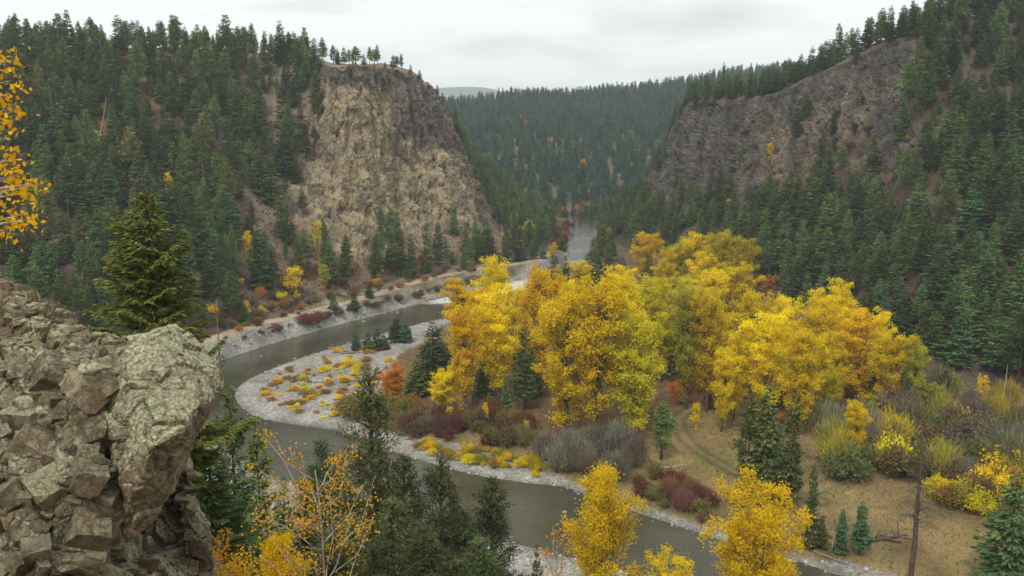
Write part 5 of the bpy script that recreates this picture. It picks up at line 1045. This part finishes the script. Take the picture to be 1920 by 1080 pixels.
# ------------------------------------------------------------------ the rock outcrop beside the viewpoint
KN = [[(-330, 440, 14.2), (-330, 600, 12.6), (-330, 820, 11.2), (-330, 980, 10.5), (-330, 1180, 9.8)],
      [(-120, 478, 14.0), (-120, 610, 12.5), (-115, 800, 11.3), (-110, 960, 10.5), (-105, 1180, 9.9)],
      [(0, 526, 13.6), (5, 640, 12.4), (15, 800, 11.4), (25, 960, 10.6), (30, 1180, 10.0)],
      [(75, 565, 13.3), (70, 670, 12.2), (72, 810, 11.3), (78, 960, 10.6), (84, 1180, 10.1)],
      [(150, 612, 12.9), (142, 700, 11.9), (138, 820, 11.2), (142, 960, 10.6), (150, 1180, 10.2)],
      [(215, 632, 12.5), (205, 730, 11.8), (198, 840, 11.2), (205, 955, 10.9), (215, 1180, 10.4)],
      [(270, 655, 12.8), (255, 745, 12.6), (245, 850, 12.4), (255, 1010, 11.9), (270, 1180, 10.9)],
      [(318, 700, 13.0), (308, 790, 13.0), (295, 885, 13.0), (318, 1000, 12.4), (330, 1180, 11.4)],
      [(345, 760, 13.2), (335, 845, 13.1), (345, 905, 12.8), (378, 1005, 12.4), (392, 1180, 11.9)],
      [(340, 790, 14.6), (335, 860, 14.5), (345, 925, 14.3), (372, 1020, 14.0), (385, 1180, 13.6)],
      [(300, 800, 16.5), (300, 870, 16.5), (310, 940, 16.4), (330, 1040, 16.2), (340, 1180, 16)]]
ST = []
for k_ in KN:
    pts = [P(*q) for q in k_]; t0 = pts[0]
    def bk(d, dz): return np.array([t0[0] * (t0[1] + d) / t0[1] - .25 * d, t0[1] + d, t0[2] + dz])
    ST.append([bk(4.5, -5.0), bk(1.4, -.75)] + pts + [pts[-1] + np.array([0, -.4, -2.2])])
Kg, Ku, Kv = loft(ST, [8, 40, 80, 110, 110, 90, 20], [24, 40, 50, 50, 50, 48, 44, 40, 30, 12])
nK = normals(Kg).reshape(-1, 3); nK = nK if np.median(nK[:, 1]) < 0 else -nK; pk = Kg.reshape(-1, 3); KU, KV = np.meshgrid(Ku, Kv, indexing='ij')
scree = bell(KU.ravel() + .6 * fbm(pk, .8, 3, 5), -9, -8, 4.6, 5.6) * bell(KV.ravel() + .3 * fbm(pk, .7, 3, 6), 1.0, 1.6, 2.6, 3.1)
w_ = .10 * np.stack([fbm(pk, .4, 3, 201), fbm(pk, .4, 3, 202), fbm(pk, .4, 3, 203)], 1)
ROTJ = np.array([[.86, -.30, .41], [.42, .86, -.27], [-.27, .41, .87]])
fA, eA = facets((pk + w_) @ ROTJ * [1, 1, 1.5], .85, 210, 1.0); fB, eB = facets((pk + w_ * .6) @ ROTJ * [1, 1, 1.6], .36, 220, 1.0); fC, eC = facets((pk + w_ * .3) @ ROTJ, .13, 230, .9)
dk = (fA * .30 - .10 * np.exp(-eA * 16)) * (1 - .8 * scree) + (fB * .10 - .05 * np.exp(-eB * 14)) * (1 - .7 * scree) * (.25 + .9 * sstep(-.25, .35, fbm(pk, 1.0, 3, 260))) + fC * (.022 + .03 * scree) - .012 * np.exp(-eC * 9) + fbm(pk, 1.6, 3, 240) * .16
pk2 = pk + nK * dk[:, None]; nz_ = normals(pk2.reshape(Kg.shape)).reshape(-1, 3); nz_ = nz_ if np.median(nz_[:, 1]) < 0 else -nz_
lich = .10 * fbm(pk, 1.1, 3, 250) - .03 * scree
oc = down(*P(150, 900, 11.5)[:2]); oe = link('rock_outcrop', None, None, tuple(oc)); tag(oe, 'fractured brown rock outcrop with lichen jutting over the valley', 'rock')
link('rock_face', mesh_np('rock_face', pk2 - oc, [grid_faces(*Kg.shape[:2])], [M_rock], {'lichen': lich}, False), oe)
# the big overhanging slab
SB = [(205, 650, 12.3), (228, 648, 12.2), (280, 636, 12.3), (318, 668, 12.2), (372, 712, 11.9), (376, 768, 11.4), (352, 802, 10.9), (288, 838, 10.5), (262, 832, 10.7), (200, 790, 11.5), (196, 718, 11.9),
      (344, 860, 11.0), (322, 925, 11.1), (282, 980, 11.2), (240, 1016, 11.2), (226, 985, 11.0), (224, 900, 10.9)]
bm = bmesh.new(); pb_ = [P(*q) for q in SB]; pb_ += [p + np.array([-.15, 1.4, -.15]) for p in pb_[:6]] + [p + np.array([-.2, 1.0, .3]) for p in pb_[11:15]]
for q in pb_: bm.verts.new(q - oc)
r = bmesh.ops.convex_hull(bm, input=bm.verts); bmesh.ops.delete(bm, geom=list(set(r['geom_interior'] + r['geom_unused'])), context='VERTS')
me0 = bpy.data.meshes.new('hull'); bm.to_mesh(me0); bm.free(); tmp = bpy.data.objects.new('hull', me0); COL.objects.link(tmp)
rm = tmp.modifiers.new('remesh', 'REMESH'); rm.mode = 'VOXEL'; rm.voxel_size = 0.021
ev = tmp.evaluated_get(bpy.context.evaluated_depsgraph_get()); me = bpy.data.meshes.new_from_object(ev); bpy.data.objects.remove(tmp); me.name = 'slab'
v = np.empty(len(me.vertices) * 3, np.float32); me.vertices.foreach_get('co', v); v = v.reshape(-1, 3).astype(float)
nn = np.empty(len(me.vertices) * 3, np.float32); me.vertices.foreach_get('normal', nn); nn = nn.reshape(-1, 3).astype(float)
fA, eA = facets(v, .45, 310, .5); fB, eB = facets(v + .05 * fbm(v, .3, 2, 4)[:, None], .16, 320, .6)
dsl = fbm(v, .8, 4, 330) * .05 + fA * .08 + fB * .03 + fbm(v, .12, 3, 331) * .02 - .03 * np.exp(-eA * 18)
me.vertices.foreach_set('co', (v + nn * dsl[:, None]).astype(np.float32).ravel()); me.update(); me.materials.clear(); me.materials.append(M_rock); me.polygons.foreach_set('use_smooth', np.zeros(len(me.polygons), bool))
a = me.attributes.new('lichen', 'FLOAT', 'POINT'); a.data.foreach_set('value', np.clip(.02 + (nn[:, 2] + .02) * .45, -.35, .12).astype(np.float32))
o = link('slab', me, oe); o['label'] = 'pale lichen-covered overhanging slab with brown underside'
# jointed blocks: the outcrop is broken along the same three sets of cracks
def block_mesh(seed):
    g = np.random.default_rng(seed); bm = bmesh.new(); dim = np.array([1, g.uniform(.6, .9), g.uniform(.4, .75)])
    for sx in (-1, 1):
        for sy in (-1, 1):
            for sz in (-1, 1):
                c_ = np.array([sx, sy, sz]) * dim * g.uniform(.72, 1.0, 3)
                if g.random() < .45:                      # a corner broken off
                    for ax in range(3): k_ = c_.copy(); k_[ax] *= g.uniform(.45, .8); bm.verts.new(k_)
                else: bm.verts.new(c_)
    r = bmesh.ops.convex_hull(bm, input=bm.verts); bmesh.ops.delete(bm, geom=list(set(r['geom_interior'] + r['geom_unused'])), context='VERTS')
    bmesh.ops.dissolve_limit(bm, angle_limit=.12, verts=bm.verts, edges=bm.edges)
    me = bpy.data.meshes.new('stone_block'); bm.to_mesh(me); bm.free(); me.materials.append(M_rock); at = me.attributes.new('lichen', 'FLOAT', 'POINT'); at.data.foreach_set('value', np.full(len(me.vertices), g.uniform(-.06, .06), np.float32)); return me
BLK = [block_mesh(700 + i) for i in range(14)]
from mathutils import Matrix, Euler
g = np.random.default_rng(99); nu_, nv_ = Kg.shape[:2]; PK = pk2.reshape(Kg.shape); R0 = Matrix(ROTJ.tolist()).to_quaternion(); placed = []
for size, want, gap in ((.36, 26, .9), (.22, 84, .85), (.12, 160, .8)):
    tries = 0; got = 0
    while got < want and tries < want * 25:
        tries += 1; iu = g.integers(50, 345); iv = g.integers(50, 450); p = PK[iu, iv]; x, y, d_ = proj(p); sc1 = scree[iu * nv_ + iv]
        if x > 400 or x < -70 or y > 1120 or (x > 208 and 630 < y < 1015 and iu < 330) or (size > .15 and (sc1 > .4 or iu > 318)): continue
        s_ = size * float(g.uniform(.65, 1.25))
        if any(((p - q) ** 2).sum() < (gap * (s_ + r_)) ** 2 * (.55 if r_ > s_ * 1.3 else 1) for q, r_ in placed): continue
        placed.append((p, s_)); got += 1
        o = link('stone_block', BLK[g.integers(14)], oe, tuple(p - oc - nK[iu * nv_ + iv] * s_ * float(g.uniform(.30, .62)))); o.scale = (s_, s_, s_)
        o.rotation_euler = (R0 @ Euler(tuple(g.normal(0, .30, 3) + np.array([0, 0, g.integers(4) * 1.571]))).to_quaternion()).to_euler()

# ------------------------------------------------------------------ haze: the damp air of the valley
M_h, t_, out_ = mat('haze'); pv = N(t_, 'ShaderNodeVolumePrincipled'); pv.inputs['Color'].default_value = (0.82, 0.91, 0.955, 1); pv.inputs['Density'].default_value = 0.00019; t_.links.new(pv.outputs[0], out_.inputs['Volume'])
bm = bmesh.new(); bmesh.ops.create_cube(bm, size=1.0); me = bpy.data.meshes.new('haze'); bm.to_mesh(me); bm.free(); me.materials.append(M_h)
hz_ = link('haze', me, None, (0, 2450, 150)); hz_.scale = (7000, 5300, 340); tag(hz_, 'thin blue-grey haze filling the valley air', 'haze', None, 'stuff')
